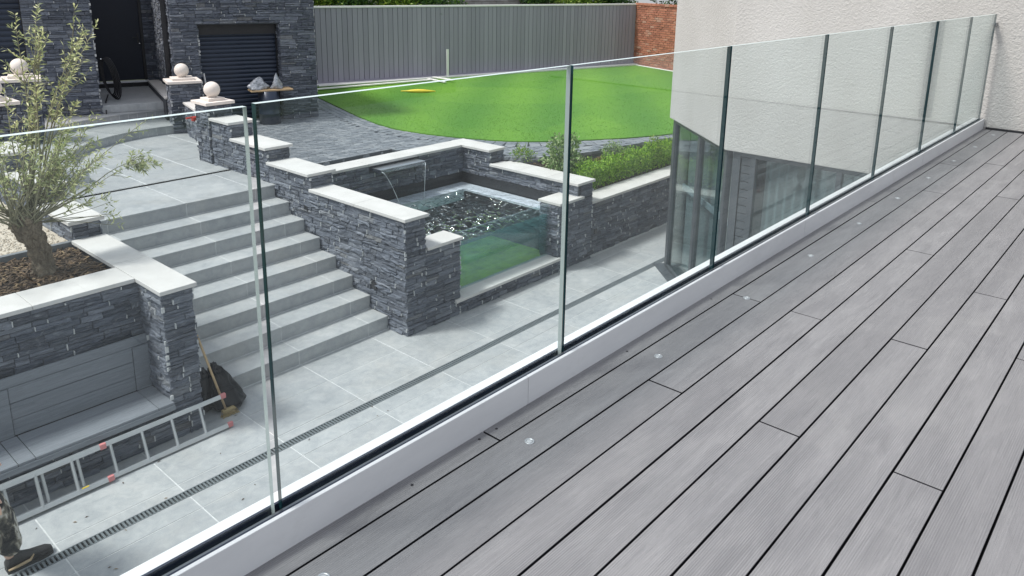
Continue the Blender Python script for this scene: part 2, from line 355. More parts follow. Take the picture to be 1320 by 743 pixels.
# ---- rough stone templates: unit box, x 0..1 along, y 0..1 outward, z 0..1 up
def stone_templates(n, seed, rough):
    rg = np.random.default_rng(seed); out = []
    for _ in range(n):
        nx, nz = 5, 3; V = []; F = []
        for j in range(nz):
            for i in range(nx):
                ed = (i in (0, nx-1)) or (j in (0, nz-1))
                V.append((i/(nx-1)+(rg.normal()*.012 if 0 < i < nx-1 else rg.uniform(-.012, .004)*(1 if i else -1)),
                          1-rough*rg.uniform(0, 1)-(rough*.5*rg.uniform(0, 1) if ed else 0),
                          j/(nz-1)+(rg.normal()*.10 if j == 1 else rg.uniform(-.11, .02)*(1 if j else -1))))
        b = len(V)
        V += [(0, 0, 0), (1, 0, 0), (1, 0, 1), (0, 0, 1)]
        for j in range(nz-1):
            for i in range(nx-1):
                a = j*nx+i; F.append((a, a+1, a+nx+1, a+nx))
        F.append(tuple([b, b+1]+[nx-1-i for i in range(nx)]))
        t = (nz-1)*nx; F.append(tuple([b+2, b+3]+[t+i for i in range(nx)]))
        F.append(tuple([b+3, b]+[j*nx for j in range(nz)]))
        F.append(tuple([b+1, b+2]+[j*nx+nx-1 for j in range(nz-1, -1, -1)]))
        out.append((V, F))
    return out
def templ_mesh(T, nm, mat, flip=True):
    ms = []
    for V, F in T:
        me = bpy.data.meshes.new(nm); me.from_pydata(V, [], F); me.materials.append(MAT[mat])
        bm = bmesh.new(); bm.from_mesh(me); bmesh.ops.recalc_face_normals(bm, faces=bm.faces); bm.to_mesh(me); bm.free(); ms.append(me)
    return ms
ST = stone_templates(26, 3, .55); STM = templ_mesh(ST, 'stone', 'slate')
BT = stone_templates(8, 5, .12); BTM = templ_mesh(BT, 'brick', 'brick'); SBM = templ_mesh(BT, 'stone_block', 'stone_block')
PT = stone_templates(8, 9, .10); PTM = templ_mesh(PT, 'paving_block', 'block')

def place(parent, mats_, meshes, name, limit=300, stuff_name=None):
    """matrices -> objects sharing template meshes; past the limit one joined part"""
    if not mats_: return
    if FLECK and meshes is STM:
        V, F, k = [], [], 0
        for m_ in FLECK:
            v, f = boxvf(0, 1, 0, 1, 0, 1)
            for p in v: q = m_ @ Vector(p); V.append((q.x, q.y, q.z))
            F += [tuple(i+k for i in g) for g in f]; k += 8
        FLECK.clear(); mk('pointing', V, F, 'fleck', parent)['kind'] = 'stuff'
    d = [((m_.translation-CAM).length, i) for i, m_ in enumerate(mats_)]; d.sort()
    near = [i for _, i in d[:limit]]; far = [i for _, i in d[limit:]]
    for i in near: link(name, meshes[i % len(meshes)], parent, mats_[i])
    if far:
        V, F, k = [], [], 0
        for i in far:
            me = meshes[i % len(meshes)]; m_ = mats_[i]
            for v in me.vertices: p = m_ @ v.co; V.append((p.x, p.y, p.z))
            F += [tuple(x+k for x in p.vertices) for p in me.polygons]; k += len(me.vertices)
        me2 = bpy.data.meshes.new(stuff_name or name); me2.from_pydata(V, [], F); me2.materials.append(meshes[0].materials[0])
        o = link(stuff_name or (name+'_field'), me2, parent); o['kind'] = 'stuff'
def frame(p, u, n, sx, sy, sz):
    m_ = Matrix.Identity(4)
    for i in range(3):
        m_[i][0] = u[i]*sx; m_[i][1] = n[i]*sy; m_[i][2] = (0, 0, 1)[i]*sz; m_[i][3] = p[i]
    return m_
FLECK = []
def clad(p0, u, n, wd, h, seed, rows=(.045, .085), L=(.10, .34), skip=(), depth=(.014, .052), ext=(0, 0), gap=(.006, .004)):
    """rows of split slate on a wall face; p0 bottom start, u along, n outward"""
    rg = random.Random(seed); p0, u, n = Vector(p0), Vector(u), Vector(n); out = []; z = 0
    while z < h-.02:
        rh = rg.uniform(*rows)
        if h-z-rh < .035: rh = h-z
        iv = [(-ext[0]*rg.uniform(.4, 1), wd+ext[1]*rg.uniform(.4, 1))]
        for s0, s1, z0, z1 in skip:
            if z < z1-.01 and z+rh > z0+.01:
                nv = []
                for a, b in iv:
                    if s1 <= a or s0 >= b: nv.append((a, b)); continue
                    if s0 > a: nv.append((a, s0))
                    if s1 < b: nv.append((s1, b))
                iv = nv
        for a, b in iv:
            s = a
            while s < b-.005:
                l = rg.uniform(*L)
                if b-s-l < L[0]*.7: l = b-s
                dd = rg.uniform(*depth)
                if rg.random() < .4 and rh > .065:          # split piece: two thin ledges
                    k = rg.uniform(.4, .6)*rh
                    out.append(frame(p0+u*s+Vector((0, 0, z)), u, n, l-gap[0], dd, k-gap[1]))
                    out.append(frame(p0+u*s+Vector((0, 0, z+k)), u, n, l-gap[0], dd*rg.uniform(.7, 1.1), rh-k-gap[1]))
                else: out.append(frame(p0+u*s+Vector((0, 0, z)), u, n, l-gap[0], dd, rh-gap[1]))
                if rg.random() < .3: FLECK.append(frame(p0+u*(s+l-.006)+Vector((0, 0, z+rh*.08)), u, n, rg.uniform(.006, .013), .03, rh*rg.uniform(.4, .85)))
                s += l
        z += rh
    return out
XP, XM, YP, YM = (1, 0, 0), (-1, 0, 0), (0, 1, 0), (0, -1, 0)
CL = .03                                              # cladding thickness in front of the core

# ================================================================== SETTING
ZU = 1.42                                             # upper terrace level
ZD = 3.08                                             # deck level
o = mk('ground', [(-60, -40, -.12), (90, -40, -.12), (90, 90, -.12), (-60, 90, -.12)], [(0, 1, 2, 3)], 'earth'); tag(o, 'earth ground under the whole property', kind='structure')

# ---- lower patio: grout bed and slabs
patio = mk('patio', *merge([boxvf(-4, 14, 1.6, 6.031, -.1, -.0035), boxvf(-4, 14, 6.134, 7.6, -.1, -.0035), boxvf(-4, 14, 6.031, 6.134, -.1, -.07)]), 'grout'); tag(patio, kind='structure')
gx = [1.615+1.0195*k for k in range(-6, 13)]
rows = [(6.825, 7.56), (6.27, 6.815), (6.135, 6.26), (5.815, 6.03), (5.27, 5.805), (4.72, 5.26), (4.17, 4.71), (3.62, 4.16), (3.07, 3.61), (2.52, 3.06), (1.63, 2.51)]
for r_, (y0, y1) in enumerate(rows):
    for k in range(len(gx)-1):
        x0, x1 = gx[k], gx[k+1]-.013
        if x0 < -2 or (y1 < 3.5 and x0 > 8.4): continue
        if y0 > 6.8: y1 = 7.38 if x1 > 3.2 and x0 < 6.0 else 7.05 if x0 < 3 else 7.02
        box('paving_slab', x0, x1, y0, y1, -.03, random.uniform(-.0012, .0012), 'paving', patio, .002)
# drain channel
dr = thing('drain_channel', 'long slotted grey drain grate set across the paving below the steps', 'drain', (4.5, 6.08, 0))
mk('trough', *boxvf(-1.8, 12.5, 6.032, 6.133, -.06, -.035), 'black', dr)
P = [boxvf(-1.8, 12.5, 6.032, 6.041, -.03, .002), boxvf(-1.8, 12.5, 6.124, 6.133, -.03, .002)]
x = -1.8
while x < 12.5: P.append(boxvf(x, x+.017, 6.0415, 6.1235, -.025, .0005)); x += .034
g = mk('grate', *merge(P), 'grate', dr); g['kind'] = 'stuff'

# ---- garden steps
RS, TR, Y1, SX0, SX1 = .1845, .361, 7.37, 3.27, 6.005
steps = thing('garden_steps', 'wide flight of grey paved steps rising between the slate walls', 'steps', (4.6, 8.6, 0))
gs = [SX0, 3.632, 4.655, 5.684, SX1]
for k in range(1, 9):
    yn = Y1+(k-1)*TR; z = k*RS
    mk('step_core', *boxvf(SX0+.003, SX1-.003, yn+.024, yn+TR+(.1 if k < 8 else -.05), (k-1)*RS-.01, z-.024), 'grout_dark', steps)
    for i in range(4):
        x0, x1 = gs[i]+.0055, gs[i+1]-.0055
        if k < 8: box('tread', x0, x1, yn, yn+TR+.006, z-.02, z+random.uniform(-.001, .001), 'paving', steps, .003)
        box('riser', x0, x1, yn+.010, yn+.022, (k-1)*RS+.006, z-.0215, 'paving', steps, .0015)
    P = [boxvf(gs[i]-.006, gs[i]+.006, yn+.004, yn+TR, z-.019, z-.0015) for i in (1, 2, 3)] if k < 8 else []
    P += [boxvf(gs[i]-.006, gs[i]+.006, yn+.012, yn+.023, (k-1)*RS+.003, z-.022) for i in (1, 2, 3)]
    P += [boxvf(SX0, SX1, yn-.006, yn+.012, (k-1)*RS-.006, (k-1)*RS+.005)]
    mk('joint', *merge(P), 'grout', steps)
ZL = 8*RS
# ---- landing between the steps and the house
land = mk('landing', *prismvf([(2.9, 9.93), (6.2, 9.93), (6.2, 11.2), (6.5, 12.2), (7.1, 14.0), (8.6, 14.6), (8.6, 17), (2.9, 17)], .9, ZL-.004), 'grout'); tag(land, kind='structure')
for i in range(4): box('paving_slab', gs[i]+.008, gs[i+1]-.008 if i < 3 else 6.15, Y1+7*TR, 11.14, ZL-.02, ZL+random.uniform(-.001, .001), 'paving', land, .003)
mk('drain_strip', *boxvf(3.1, 6.25, 11.15, 11.235, ZL-.02, ZL-.004), 'alu_dark', land)
for r_, (y0, y1) in enumerate([(11.245, 12.35), (12.36, 13.45), (13.46, 14.7)]):
    for k in range(6):
        x0 = 3.27+.93*k-.4; xr = 6.12+.33*(y0-11.2)
        if x0 > xr: continue
        box('paving_slab', x0, min(x0+.908, xr+.2), y0, y1, ZL-.02, ZL+random.uniform(-.001, .001), 'paving', land, .003)
# curved steps
CC = (6.5, 12.25)
cs = thing('curved_steps', 'two shallow curved grey steps sweeping up to the front door', 'steps', (5.6, 14.4, ZL))
def ring(r0, r1, a0, a1, z0, z1, n=6):
    V, F = [], []
    for i in range(n+1):
        a = a0+(a1-a0)*i/n
        for r in (r0, r1):
            for z in (z0, z1): V.append((CC[0]+r*math.cos(a), CC[1]+r*math.sin(a), z))
    for i in range(n):
        b = i*4; c = b+4; F += [(b, c, c+1, b+1), (b+2, b+3, c+3, c+2), (b+1, c+1, c+3, b+3), (b, b+2, c+2, c)]
    F += [(0, 1, 3, 2), (n*4, n*4+2, n*4+3, n*4+1)]
    return V, F
for j, (r0, r1) in enumerate(((2.3, 3.27), (3.25, 6.2))):
    zb, zt = ZL+j*.16, ZL+(j+1)*.16
    mk('step_core', *ring(r0+.016, r1, R(66), R(188), ZL-.3, zt-.005, 60), 'grout', cs)
    na = 8
    for i in range(na):
        a0, a1 = R(66+122/na*i), R(66+122/na*(i+1)); g_ = .007/r0
        mk('tread', *ring(r0, r1-.012, a0+g_, a1-g_, zt-.02, zt, 8), 'paving', cs)
    nr = int(R(122)*r0/.17)
    for i in range(nr):
        a0, a1 = R(66)+R(122)*i/nr, R(66)+R(122)*(i+1)/nr; g_ = .006/r0
        mk('riser_tile', *ring(r0+.012, r0+.026, a0+g_, a1-g_, zb+.005, zt-.0215, 3), 'paving', cs)

# ================================================================== SLATE WALLS
def coping(parent, x0, x1, y0, y1, zt, th=.042, axis=None, n=1):
    for i in range(n):
        if axis == 'y': a, b = y0+(y1-y0)*i/n, y0+(y1-y0)*(i+1)/n; box('coping', x0, x1, a+(.002 if i else 0), b-(.002 if i < n-1 else 0), zt-th, zt, 'coping', parent, .005)
        else: a, b = x0+(x1-x0)*i/n, x0+(x1-x0)*(i+1)/n; box('coping', a+(.002 if i else 0), b-(.002 if i < n-1 else 0), y0, y1, zt-th, zt, 'coping', parent, .005)
def core(parent, x0, x1, y0, y1, z0, z1, ins=.02): mk('wall_core', *boxvf(x0+ins, x1-ins, y0+ins, y1-ins, z0, z1), 'mortar', parent)

# ---- spa
spa = thing('spa_surround', 'raised slate-clad spa pool with pale copings and a clear viewing window', 'pool', (8, 8.3, 0))
M_ = []
core(spa, 6.0, 6.36, 7.0, 9.98, 0, 1.538, CL)
M_ += clad((6.03, 9.06, 0), YM, XM, 2.03, 1.535, 1, skip=[(1.34, 1.44, .48, .58)], ext=(0, .02))
M_ += clad((6.03, 7.03, 0), XP, YM, .31, 1.535, 2, ext=(.02, .015))
M_ += clad((6.33, 7.03, 1.08), YP, XP, 2.5, .455, 3)
coping(spa, 5.985, 6.385, 6.985, 9.02, 1.58, axis='y', n=2)
core(spa, 6.34, 6.985, 7.0, 7.26, 0, 1.075, CL)
M_ += clad((6.345, 7.03, 0), XP, YM, .61, 1.07, 4, ext=(0, .02), skip=[])
M_ += clad((6.955, 7.03, .24), YP, XP, .2, .83, 5)
coping(spa, 6.372, 7.0, 6.985, 7.36, 1.12)
# low wall and sill below the window
core(spa, 6.9, 9.16, 7.0, 7.34, 0, .196, CL)
M_ += clad((6.96, 7.03, 0), XP, YM, 2.2, .19, 6)
for i in range(3): box('sill', 6.86+.765*i, 6.86+.765*(i+1)-.004, 6.965, 7.28, .198, .24, 'coping', spa, .005)
# right pillar and side wall
core(spa, 9.10, 9.72, 7.0, 7.42, 0, 1.075, CL)
M_ += clad((9.13, 7.03, 0), XP, YM, .87, 1.07, 7, ext=(.02, 0))
M_ += clad((9.13, 7.39, .24), YM, XM, .36, .83, 8, ext=(0, .02))
coping(spa, 9.11, 9.74, 6.985, 7.43, 1.12)
core(spa, 9.63, 10.06, 7.03, 10.0, 0, 1.296, CL)
M_ += clad((9.74, 7.06, 1.07), XP, YM, .29, .225, 9, ext=(0, .02))
M_ += clad((9.66, 9.62, 1.08), YM, XM, 2.56, .215, 10, ext=(0, .02))
M_ += clad((10.03, 7.06, .9), YP, XP, 1.5, .39, 11)
coping(spa, 9.60, 10.075, 7.02, 8.94, 1.338, axis='y', n=3)
# back wall and its return
core(spa, 6.36, 10.0, 9.62, 9.98, 0, 1.536, CL)
M_ += clad((9.66, 9.65, 1.08), XM, YM, 3.25, .455, 12, skip=[(1.06, 2.14, .37, .47)])
M_ += clad((9.66, 9.62, 1.295), YM, XM, .66, .24, 13, ext=(0, .02))
core(spa, 9.63, 10.0, 8.96, 9.66, 1.296, 1.536, CL)
M_ += clad((9.66, 8.99, 1.338), XP, YM, .34, .198, 14)
M_ += clad((9.97, 8.99, 1.338), YP, XP, .95, .198, 15)
coping(spa, 6.462, 9.598, 9.61, 10.0, 1.578, n=3)
coping(spa, 9.602, 10.02, 8.95, 10.0, 1.578, axis='y', n=1)
place(spa, M_, STM, 'stone')
# dark tiled band, ledge and tub
mk('liner', *merge([boxvf(6.34, 6.37, 7.26, 9.66, .1, 1.08), boxvf(9.62, 9.655, 7.26, 9.64, .1, 1.082), boxvf(6.36, 9.62, 9.625, 9.648, .1, 1.082)]), 'liner', spa)
mk('ledge', *merge([boxvf(6.372, 9.618, 9.26, 9.622, .70, .892), boxvf(9.30, 9.618, 7.5, 9.258, .70, .893)]), 'ledge', spa)
mk('tub_floor', *boxvf(6.372, 9.618, 8.75, 9.62, .05, .12), 'liner', spa); mk('tub_floor', *boxvf(6.372, 9.618, 8.602, 8.748, .05, .13), 'wall_teal', spa)
mk('tub_step', *boxvf(6.372, 9.618, 7.24, 8.6, .05, .19), 'floor_green', spa)
mk('tub_side', *merge([boxvf(6.374, 6.40, 7.27, 9.29, .12, .86), boxvf(9.30, 9.328, 7.5, 9.29, .12, .86), boxvf(6.41, 9.29, 9.27, 9.298, .12, .86)]), 'liner', spa)
win = mk('viewing_window', *bev(*boxvf(6.98, 9.125, 7.21, 7.245, .242, 1.085), .003), 'acrylic', spa)
# weir spout
box('weir', 7.56, 8.50, 9.36, 9.72, 1.452, 1.512, 'steel', spa, .004)
mk('wall_light', *boxvf(5.996, 6.02, 7.60, 7.69, .485, .575), 'black', spa)
box('wall_light', 10.05, 10.13, 6.985, 7.0, .40, .49, 'black', spa, .003)
# falling sheet of water
V, F = [], []; n = 9
for i in range(n):
    t = i/(n-1); y = 9.36-.10*t**.8; z = 1.484-.57*t**1.6
    sx0, sx1 = 7.57+.27*t**1.2, 8.49-.12*t
    V += [(sx0, y, z), (sx1, y, z)]
F = [(2*i, 2*i+1, 2*i+3, 2*i+2) for i in range(n-1)]
ws = thing('falling_water', 'thin clear sheet of water falling from the steel spout into the spa', 'water', (8, 9.3, .92))
mk('water_sheet', V, F, 'sheet', ws, True)
mk('water_stream', *tube([V[2*i] for i in range(n)], [.004+.0015*math.sin(i*2.1) for i in range(n)], 6), 'foam_glint', ws, True)
mk('water_stream', *tube([V[2*i+1] for i in range(n)], [.004+.0015*math.sin(i*1.7) for i in range(n)], 6), 'foam_glint', ws, True)
# spa water: wavy top on a closed body
nx, ny = 150, 110; X0, X1, Ya, Yb, ZW = 6.405, 9.616, 7.25, 9.62, .915
xs = np.linspace(X0, X1, nx); ys = np.linspace(Ya, Yb, ny); gxx, gyy = np.meshgrid(xs, ys)
hh = np.zeros_like(gxx)
for k in range(90):
    a = RNG.uniform(0, 2*math.pi); wl = RNG.uniform(.055, .24); ph = RNG.uniform(0, 6.3)
    hh += .011*wl**.9/.35*np.sin(2*math.pi/wl*(gxx*math.cos(a)+gyy*math.sin(a))+ph)
calm = np.clip((Yb-.30-gyy)/.30, .10, 1)*np.clip((X1-.26-gxx)/.30, .12, 1)
hh *= calm*.55
edge = np.minimum.reduce([gyy-Ya, np.full_like(gxx, 9)]); hh *= np.clip(edge/.05, 0, 1)
V = np.stack([gxx, gyy, ZW+hh], -1).reshape(-1, 3).tolist()
F = [(j*nx+i, j*nx+i+1, (j+1)*nx+i+1, (j+1)*nx+i) for j in range(ny-1) for i in range(nx-1)]
b = len(V); V += [(X0, Ya, .195), (X1, Ya, .195), (X1, Yb, .195), (X0, Yb, .195)]
F.append((b, b+3, b+2, b+1))
F.append(tuple([b, b+1]+[nx-1-i for i in range(nx)])); F.append(tuple([b+2, b+3]+[(ny-1)*nx+i for i in range(nx)]))
F.append(tuple([b+3, b]+[j*nx for j in range(ny)])); F.append(tuple([b+1, b+2]+[j*nx+nx-1 for j in range(ny-1, -1, -1)]))
BUB_GLINT = []; sdv = hh.std()
for _ in range(9000):
    x, y = random.uniform(6.45, 9.3), random.uniform(7.3, 9.28); i_ = int((x-X0)/(X1-X0)*(nx-1)); j_ = int((y-Ya)/(Yb-Ya)*(ny-1)); h_ = hh[j_, i_]
    den = .05+.75*math.exp(-((x-7.1)**2/.5+(y-8.0)**2/.45))+.25*math.exp(-((y-7.35)**2)/.06)
    if h_ < sdv*(1.25-1.3*den) or random.random() > .25+den: continue  # dense froth at left front; white bits along the crests imitate glints
    r_ = random.uniform(.003, .011); z = ZW+h_
    v = [(x+r_*1.6, y, z), (x-r_*1.6, y, z), (x, y+r_, z), (x, y-r_, z), (x, y, z+r_*.6), (x, y, z-r_*.3)]
    BUB_GLINT.append((v, [(0, 2, 4), (2, 1, 4), (1, 3, 4), (3, 0, 4), (2, 0, 5), (1, 2, 5), (3, 1, 5), (0, 3, 5)]))
fo = mk('foam_glint', *merge(BUB_GLINT), 'foam_glint', None, True); tag(fo, 'white froth of bubbles and painted crest glints on the spa water', 'foam_glint', kind='stuff')
o = mk('spa_water', V, F, 'water', None, True, mats2=['water_under', 'water_front'], midx=[0]*(len(F)-5)+[1, 2, 1, 1, 1]); tag(o, 'dark bubbling water filling the raised spa', kind='structure')

# ---- planter wall right of the spa
pw = thing('planter_wall', 'long low slate wall with pale coping in front of the clipped hedge', 'wall', (11.5, 7.2, 0))
core(pw, 10.0, 14, 7.07, 7.44, 0, .915, CL)
place(pw, clad((9.99, 7.10, 0), XP, YM, 3.4, .91, 21), STM, 'stone')
coping(pw, 10.035, 13.6, 7.03, 7.44, .957, n=4)
# ---- stepped wall right of the stairs
swr = thing('stepped_stair_wall', 'slate wall with pale copings stepping up beside the steps next to the spa', 'wall', (6.2, 10.4, 0))
M_ = []
for i, (y0, y1, zt) in enumerate(((9.02, 10.08, 1.79), (10.08, 11.09, 1.998), (11.09, 11.70, 2.24))):
    core(swr, 6.0, 6.42, y0, y1+.03, .3, zt-.042, CL)
    M_ += clad((6.03, y1-.02, 1.0 if i else .9), YM, XM, y1-y0, zt-.045-(1.0 if i else .9), 31+i)
    M_ += clad((6.03, y0+.03, zt-.25), XP, YM, .36, .205, 41+i, ext=(.02, .02))
    M_ += clad((6.39, y0+.03, 1.4), YP, XP, y1-y0, zt-.045-1.4, 51+i)
    coping(swr, 5.98, 6.46, y0, y1-.003, zt)
mk('wall_light', *boxvf(5.995, 6.02, 9.08, 9.17, 1.23, 1.32), 'black', swr)
place(swr, M_, STM, 'stone')
# ---- planter left of the stairs with the pillar
pl = thing('olive_planter', 'slate planter wall and pillar with pale copings around the olive tree', 'planter', (2.2, 8, 0))
M_ = []
core(pl, 2.94, 3.27, 6.95, 9.10, 0, 1.538, CL)
M_ += clad((2.97, 6.98, 0), XP, YM, .27, 1.535, 61, L=(.1, .27), ext=(.02, .02))
M_ += clad((3.24, 6.98, 0), YP, XP, 2.0, 1.535, 62, ext=(.02, 0))
M_ += clad((2.97, 7.49, .43), YM, XM, .51, 1.105, 63, ext=(0, .02))
coping(pl, 2.925, 3.29, 6.93, 9.06, 1.58, axis='y', n=2)
core(pl, -2.5, 2.96, 7.46, 7.86, 0, 1.538, CL)
M_ += clad((-1.2, 7.49, .98), XP, YM, 4.17, .555, 64)
for i in range(6): box('coping', 2.921-.9*(i+1)+.003, 2.921-.9*i, 7.45, 7.89, 1.538, 1.58, 'coping', pl, .005)
# wall below the bench seat
core(pl, -2.5, 2.96, 6.97, 7.4, 0, .36, CL)
M_ += clad((-1.2, 7.0, 0), XP, YM, 4.17, .36, 65)
place(pl, M_, STM, 'stone')
box('back_kerb', -2, 2.95, 9.085, 9.15, 1.35, 1.56, 'grout_dark', pl, .004)
# stepping blocks left of the stairs
swl = thing('stepped_stair_wall', 'slate wall with pale copings stepping up behind the olive tree', 'wall', (3.1, 10.5, 1.2))
M_ = []
for i, (y0, y1, zt) in enumerate(((9.06, 10.06, 1.79), (10.06, 11.09, 1.998), (11.09, 11.9, 2.24))):
    core(swl, 2.94, 3.27, y0, y1, .6, zt-.042, CL)
    M_ += clad((2.97, y0+.03, 1.5), XP, YM, .27, zt-.045-1.5, 71+i, L=(.1, .27), ext=(.02, .02))
    M_ += clad((2.97, y1, 1.45), YM, XM, y1-y0-.03, zt-.045-1.45, 75+i)
    M_ += clad((3.24, y0, 1.4), YP, XP, y1-y0, zt-.045-1.4, 79+i)
    coping(swl, 2.915, 3.30, y0, y1-.003, zt)
place(swl, M_, STM, 'stone')
# ---- ball pillars
def ball_pillar(label, c, hw, z0, zt, r, u=XP, seed=0, cap=.05):
    u = Vector(u); n = Vector((u.y, -u.x, 0)); c = Vector((c[0], c[1], 0))
    t = thing('ball_pillar', label, 'pillar', (c.x, c.y, z0), 'slate pillars topped with stone balls')
    mk('pillar_core', *obox(c+Vector((0, 0, z0)), u, n, 2*hw-.05, 2*hw-.05, zt-.1-z0), 'mortar', t)
    M_ = []
    for k, (a, b) in enumerate(((u, n), (-u, -n), (Vector((n.x, n.y, 0)), -u), (Vector((-n.x, -n.y, 0)), u))):
        p = c-a*hw+b*(hw-.028); M_ += clad((p.x, p.y, z0), a, b, 2*hw, zt-.105-z0, seed*7+k, rows=(.05, .08), L=(.1, .3))
    place(t, M_, STM, 'stone')
    mk('coping', *bev(*obox(c+Vector((0, 0, zt-.1)), u, n, 2*hw+.08, 2*hw+.08, cap), .006), 'ball', t)
    mk('coping', *bev(*obox(c+Vector((0, 0, zt-.1+cap)), u, n, 2*hw-.14, 2*hw-.14, .045), .006), 'ball', t)
    pr = [(.075, -.012)]+[(max(.01, r*math.cos(a)), r+r*math.sin(a)) for a in [R(-68+158*i/18) for i in range(19)]]
    o = mk('stone_ball', *lathe((c.x, c.y, zt-.1+cap+.044), pr, 32), 'ball', t, True)
    return t
TH = R(-18); hd = Vector((math.cos(TH), math.sin(TH), 0)); hu = -hd; hn = Vector((math.sin(TH), -math.cos(TH), 0))   # house: hu to the left, hn outward
KH = Vector((9.95, 14.47, 0))
def H(s, n, z=0): p = KH+hu*s+hn*n; return Vector((p.x, p.y, z))
ball_pillar('ball-topped slate pillar at the upper end of the stepped wall by the red tool', (6.2, 11.93), .21, 1.2, 2.53, .128, XP, 1)
ball_pillar('ball-topped slate pillar between the front door and the garage shutter', H(2.83, .72), .27, 1.4, 2.53, .132, hd, 2)
ball_pillar('ball-topped slate pillar half hidden behind the olive leaves', (4.32, 14.75), .25, 1.4, 2.79, .135, hd, 3)
ball_pillar('ball-topped slate pillar at the picture edge behind the olive leaves', (3.22, 12.25), .21, 1.3, 2.80, .128, XP, 4)
# low wall closing the landing on the right
lw = thing('low_wall', 'short dark slate wall between the two ball pillars beside the landing', 'wall', (6.8, 13, ZL))
a, b = Vector((6.42, 12.1, 0)), H(2.75, 1.0); uu = (b-a).normalized(); nn = Vector((-uu.y, uu.x, 0)); L_ = (b-a).length
mk('wall_core', *obox((a+b)/2+Vector((0, 0, 1.1)), uu, nn, L_, .2, .95), 'mortar', lw)
place(lw, clad(tuple(b+nn*.1+Vector((0, 0, 1.2))), -uu, nn, L_, .84, 91)+clad(tuple(a-nn*.1+Vector((0, 0, 1.2))), uu, -nn, L_, .84, 92), STM, 'stone')
mk('coping', *bev(*obox((a+b)/2+Vector((0, 0, 2.05)), uu, nn, L_, .3, .04), .005), 'coping', lw)

# ================================================================== UPPER TERRACE
curve = [(11.85, 17.6), (11.56, 16.78), (11.09, 15.37), (10.5, 13.61), (10.2, 12.32), (10.30, 11.4), (10.50, 10.69), (11.01, 9.56), (11.93, 8.84), (13.01, 8.19), (13.86, 7.86), (15.0, 7.5)]
def smooth(c, it=3):
    for _ in range(it):
        n_ = [c[0]]
        for a, b in zip(c, c[1:]): n_ += [(.75*a[0]+.25*b[0], .75*a[1]+.25*b[1]), (.25*a[0]+.75*b[0], .25*a[1]+.75*b[1])]
        c = n_+[c[-1]]
    return c
curve = smooth(curve)
F0, F2 = Vector((11.2, 19.14, 0)), Vector((24.58, 15.69, 0)); fu = (F2-F0).normalized(); fn = Vector((fu.y, -fu.x, 0))
BW2 = Vector((21.6, 7.5, 0))
lawn_poly = curve+[(18, 6.6), (BW2.x, BW2.y), (F2.x, F2.y), (F0.x, F0.y)]
ter_poly = [(6.38, 9.98), (9.99, 9.98), (9.99, 8.95), (10.1, 8.6), (11.3, 8.1), (13.6, 7.72), (15, 7.4)]+[(p[0]+.05, p[1]+.02) for p in reversed(curve)]+[(11.5, 19.2), (6.38, 19.2)]
ter = prism('terrace', ter_poly, .5, ZU-.05, 'grout_dark'); tag(ter, kind='structure')
def inside(p, poly):
    x, y = p; c = False; n = len(poly)
    for i in range(n):
        x1, y1 = poly[i]; x2, y2 = poly[(i+1) % n]
        if (y1 > y) != (y2 > y) and x < (x2-x1)*(y-y1)/(y2-y1)+x1: c = not c
    return c
cv = np.array(curve)
def dcurve(p): return np.hypot(cv[:, 0]-p[0], cv[:, 1]-p[1]).min()
M_ = []
bl, bw = .205, .105; ca, sa = math.cos(R(-14.5)), math.sin(R(-14.5)); ub = Vector((ca, sa, 0)); vb = Vector((-sa, ca, 0)); org = Vector((10, 12, 0))
def flat(p, u, v, l, w_, h):
    m_ = Matrix.Identity(4)
    for i in range(3):
        m_[i][0] = u[i]*l; m_[i][1] = (0, 0, 1)[i]*h; m_[i][2] = -v[i]*w_; m_[i][3] = p[i]
    return m_
for j in range(-60, 90):
    for i in range(-45, 45):
        p = org+ub*(i*bl+(j % 2)*bl/2)+vb*(j*bw)
        q = (p.x+ub.x*bl/2+vb.x*bw/2, p.y+ub.y*bl/2+vb.y*bw/2)
        if not inside(q, ter_poly) or dcurve(q) < .42 or q[0] > 13.6: continue
        if (q[1]-KH.y)*hn.y+(q[0]-KH.x)*hn.x < -.35 and (Vector((*q, 0))-KH).dot(hu) > .1: continue
        if 6.55 < q[0] < 8.92 and 10.40 < q[1] < 10.74: continue
        M_.append(flat(p+vb*(bw-.006)+Vector((0, 0, ZU-.06)), ub, vb, bl-.006, bw-.006, .06+random.uniform(-.003, .003)))
pl_ = 0
for off, in ((.02,), (.15,), (.28,)):
    s = 0.0; pts = curve
    acc = 0
    for a, b in zip(pts, pts[1:]):
        a, b = Vector((*a, 0)), Vector((*b, 0)); d = b-a; l = d.length
        if l < 1e-5: continue
        d /= l; n_ = Vector((d.y, -d.x, 0))
        if inside(((a+n_*.1).x, (a+n_*.1).y), lawn_poly): n_ = -n_
        while acc < l:
            p = a+d*acc+n_*off
            if p.x < 14.5 and inside((p.x+n_.x*.06, p.y+n_.y*.06), ter_poly):
                M_.append(flat(p+n_*.118+Vector((0, 0, ZU-.06)), d, n_, .20, .118, .06+random.uniform(-.002, .002)))
            acc += .206
        acc -= l
place(ter, M_, PTM, 'paving_block')
tr_ = mk('drain_slot', *merge([boxvf(6.55, 8.92, 10.40, 10.42, ZU-.06, ZU+.012), boxvf(6.55, 8.92, 10.72, 10.74, ZU-.06, ZU+.012), boxvf(8.90, 8.92, 10.425, 10.715, ZU-.06, ZU+.012)]), 'frame', ter)
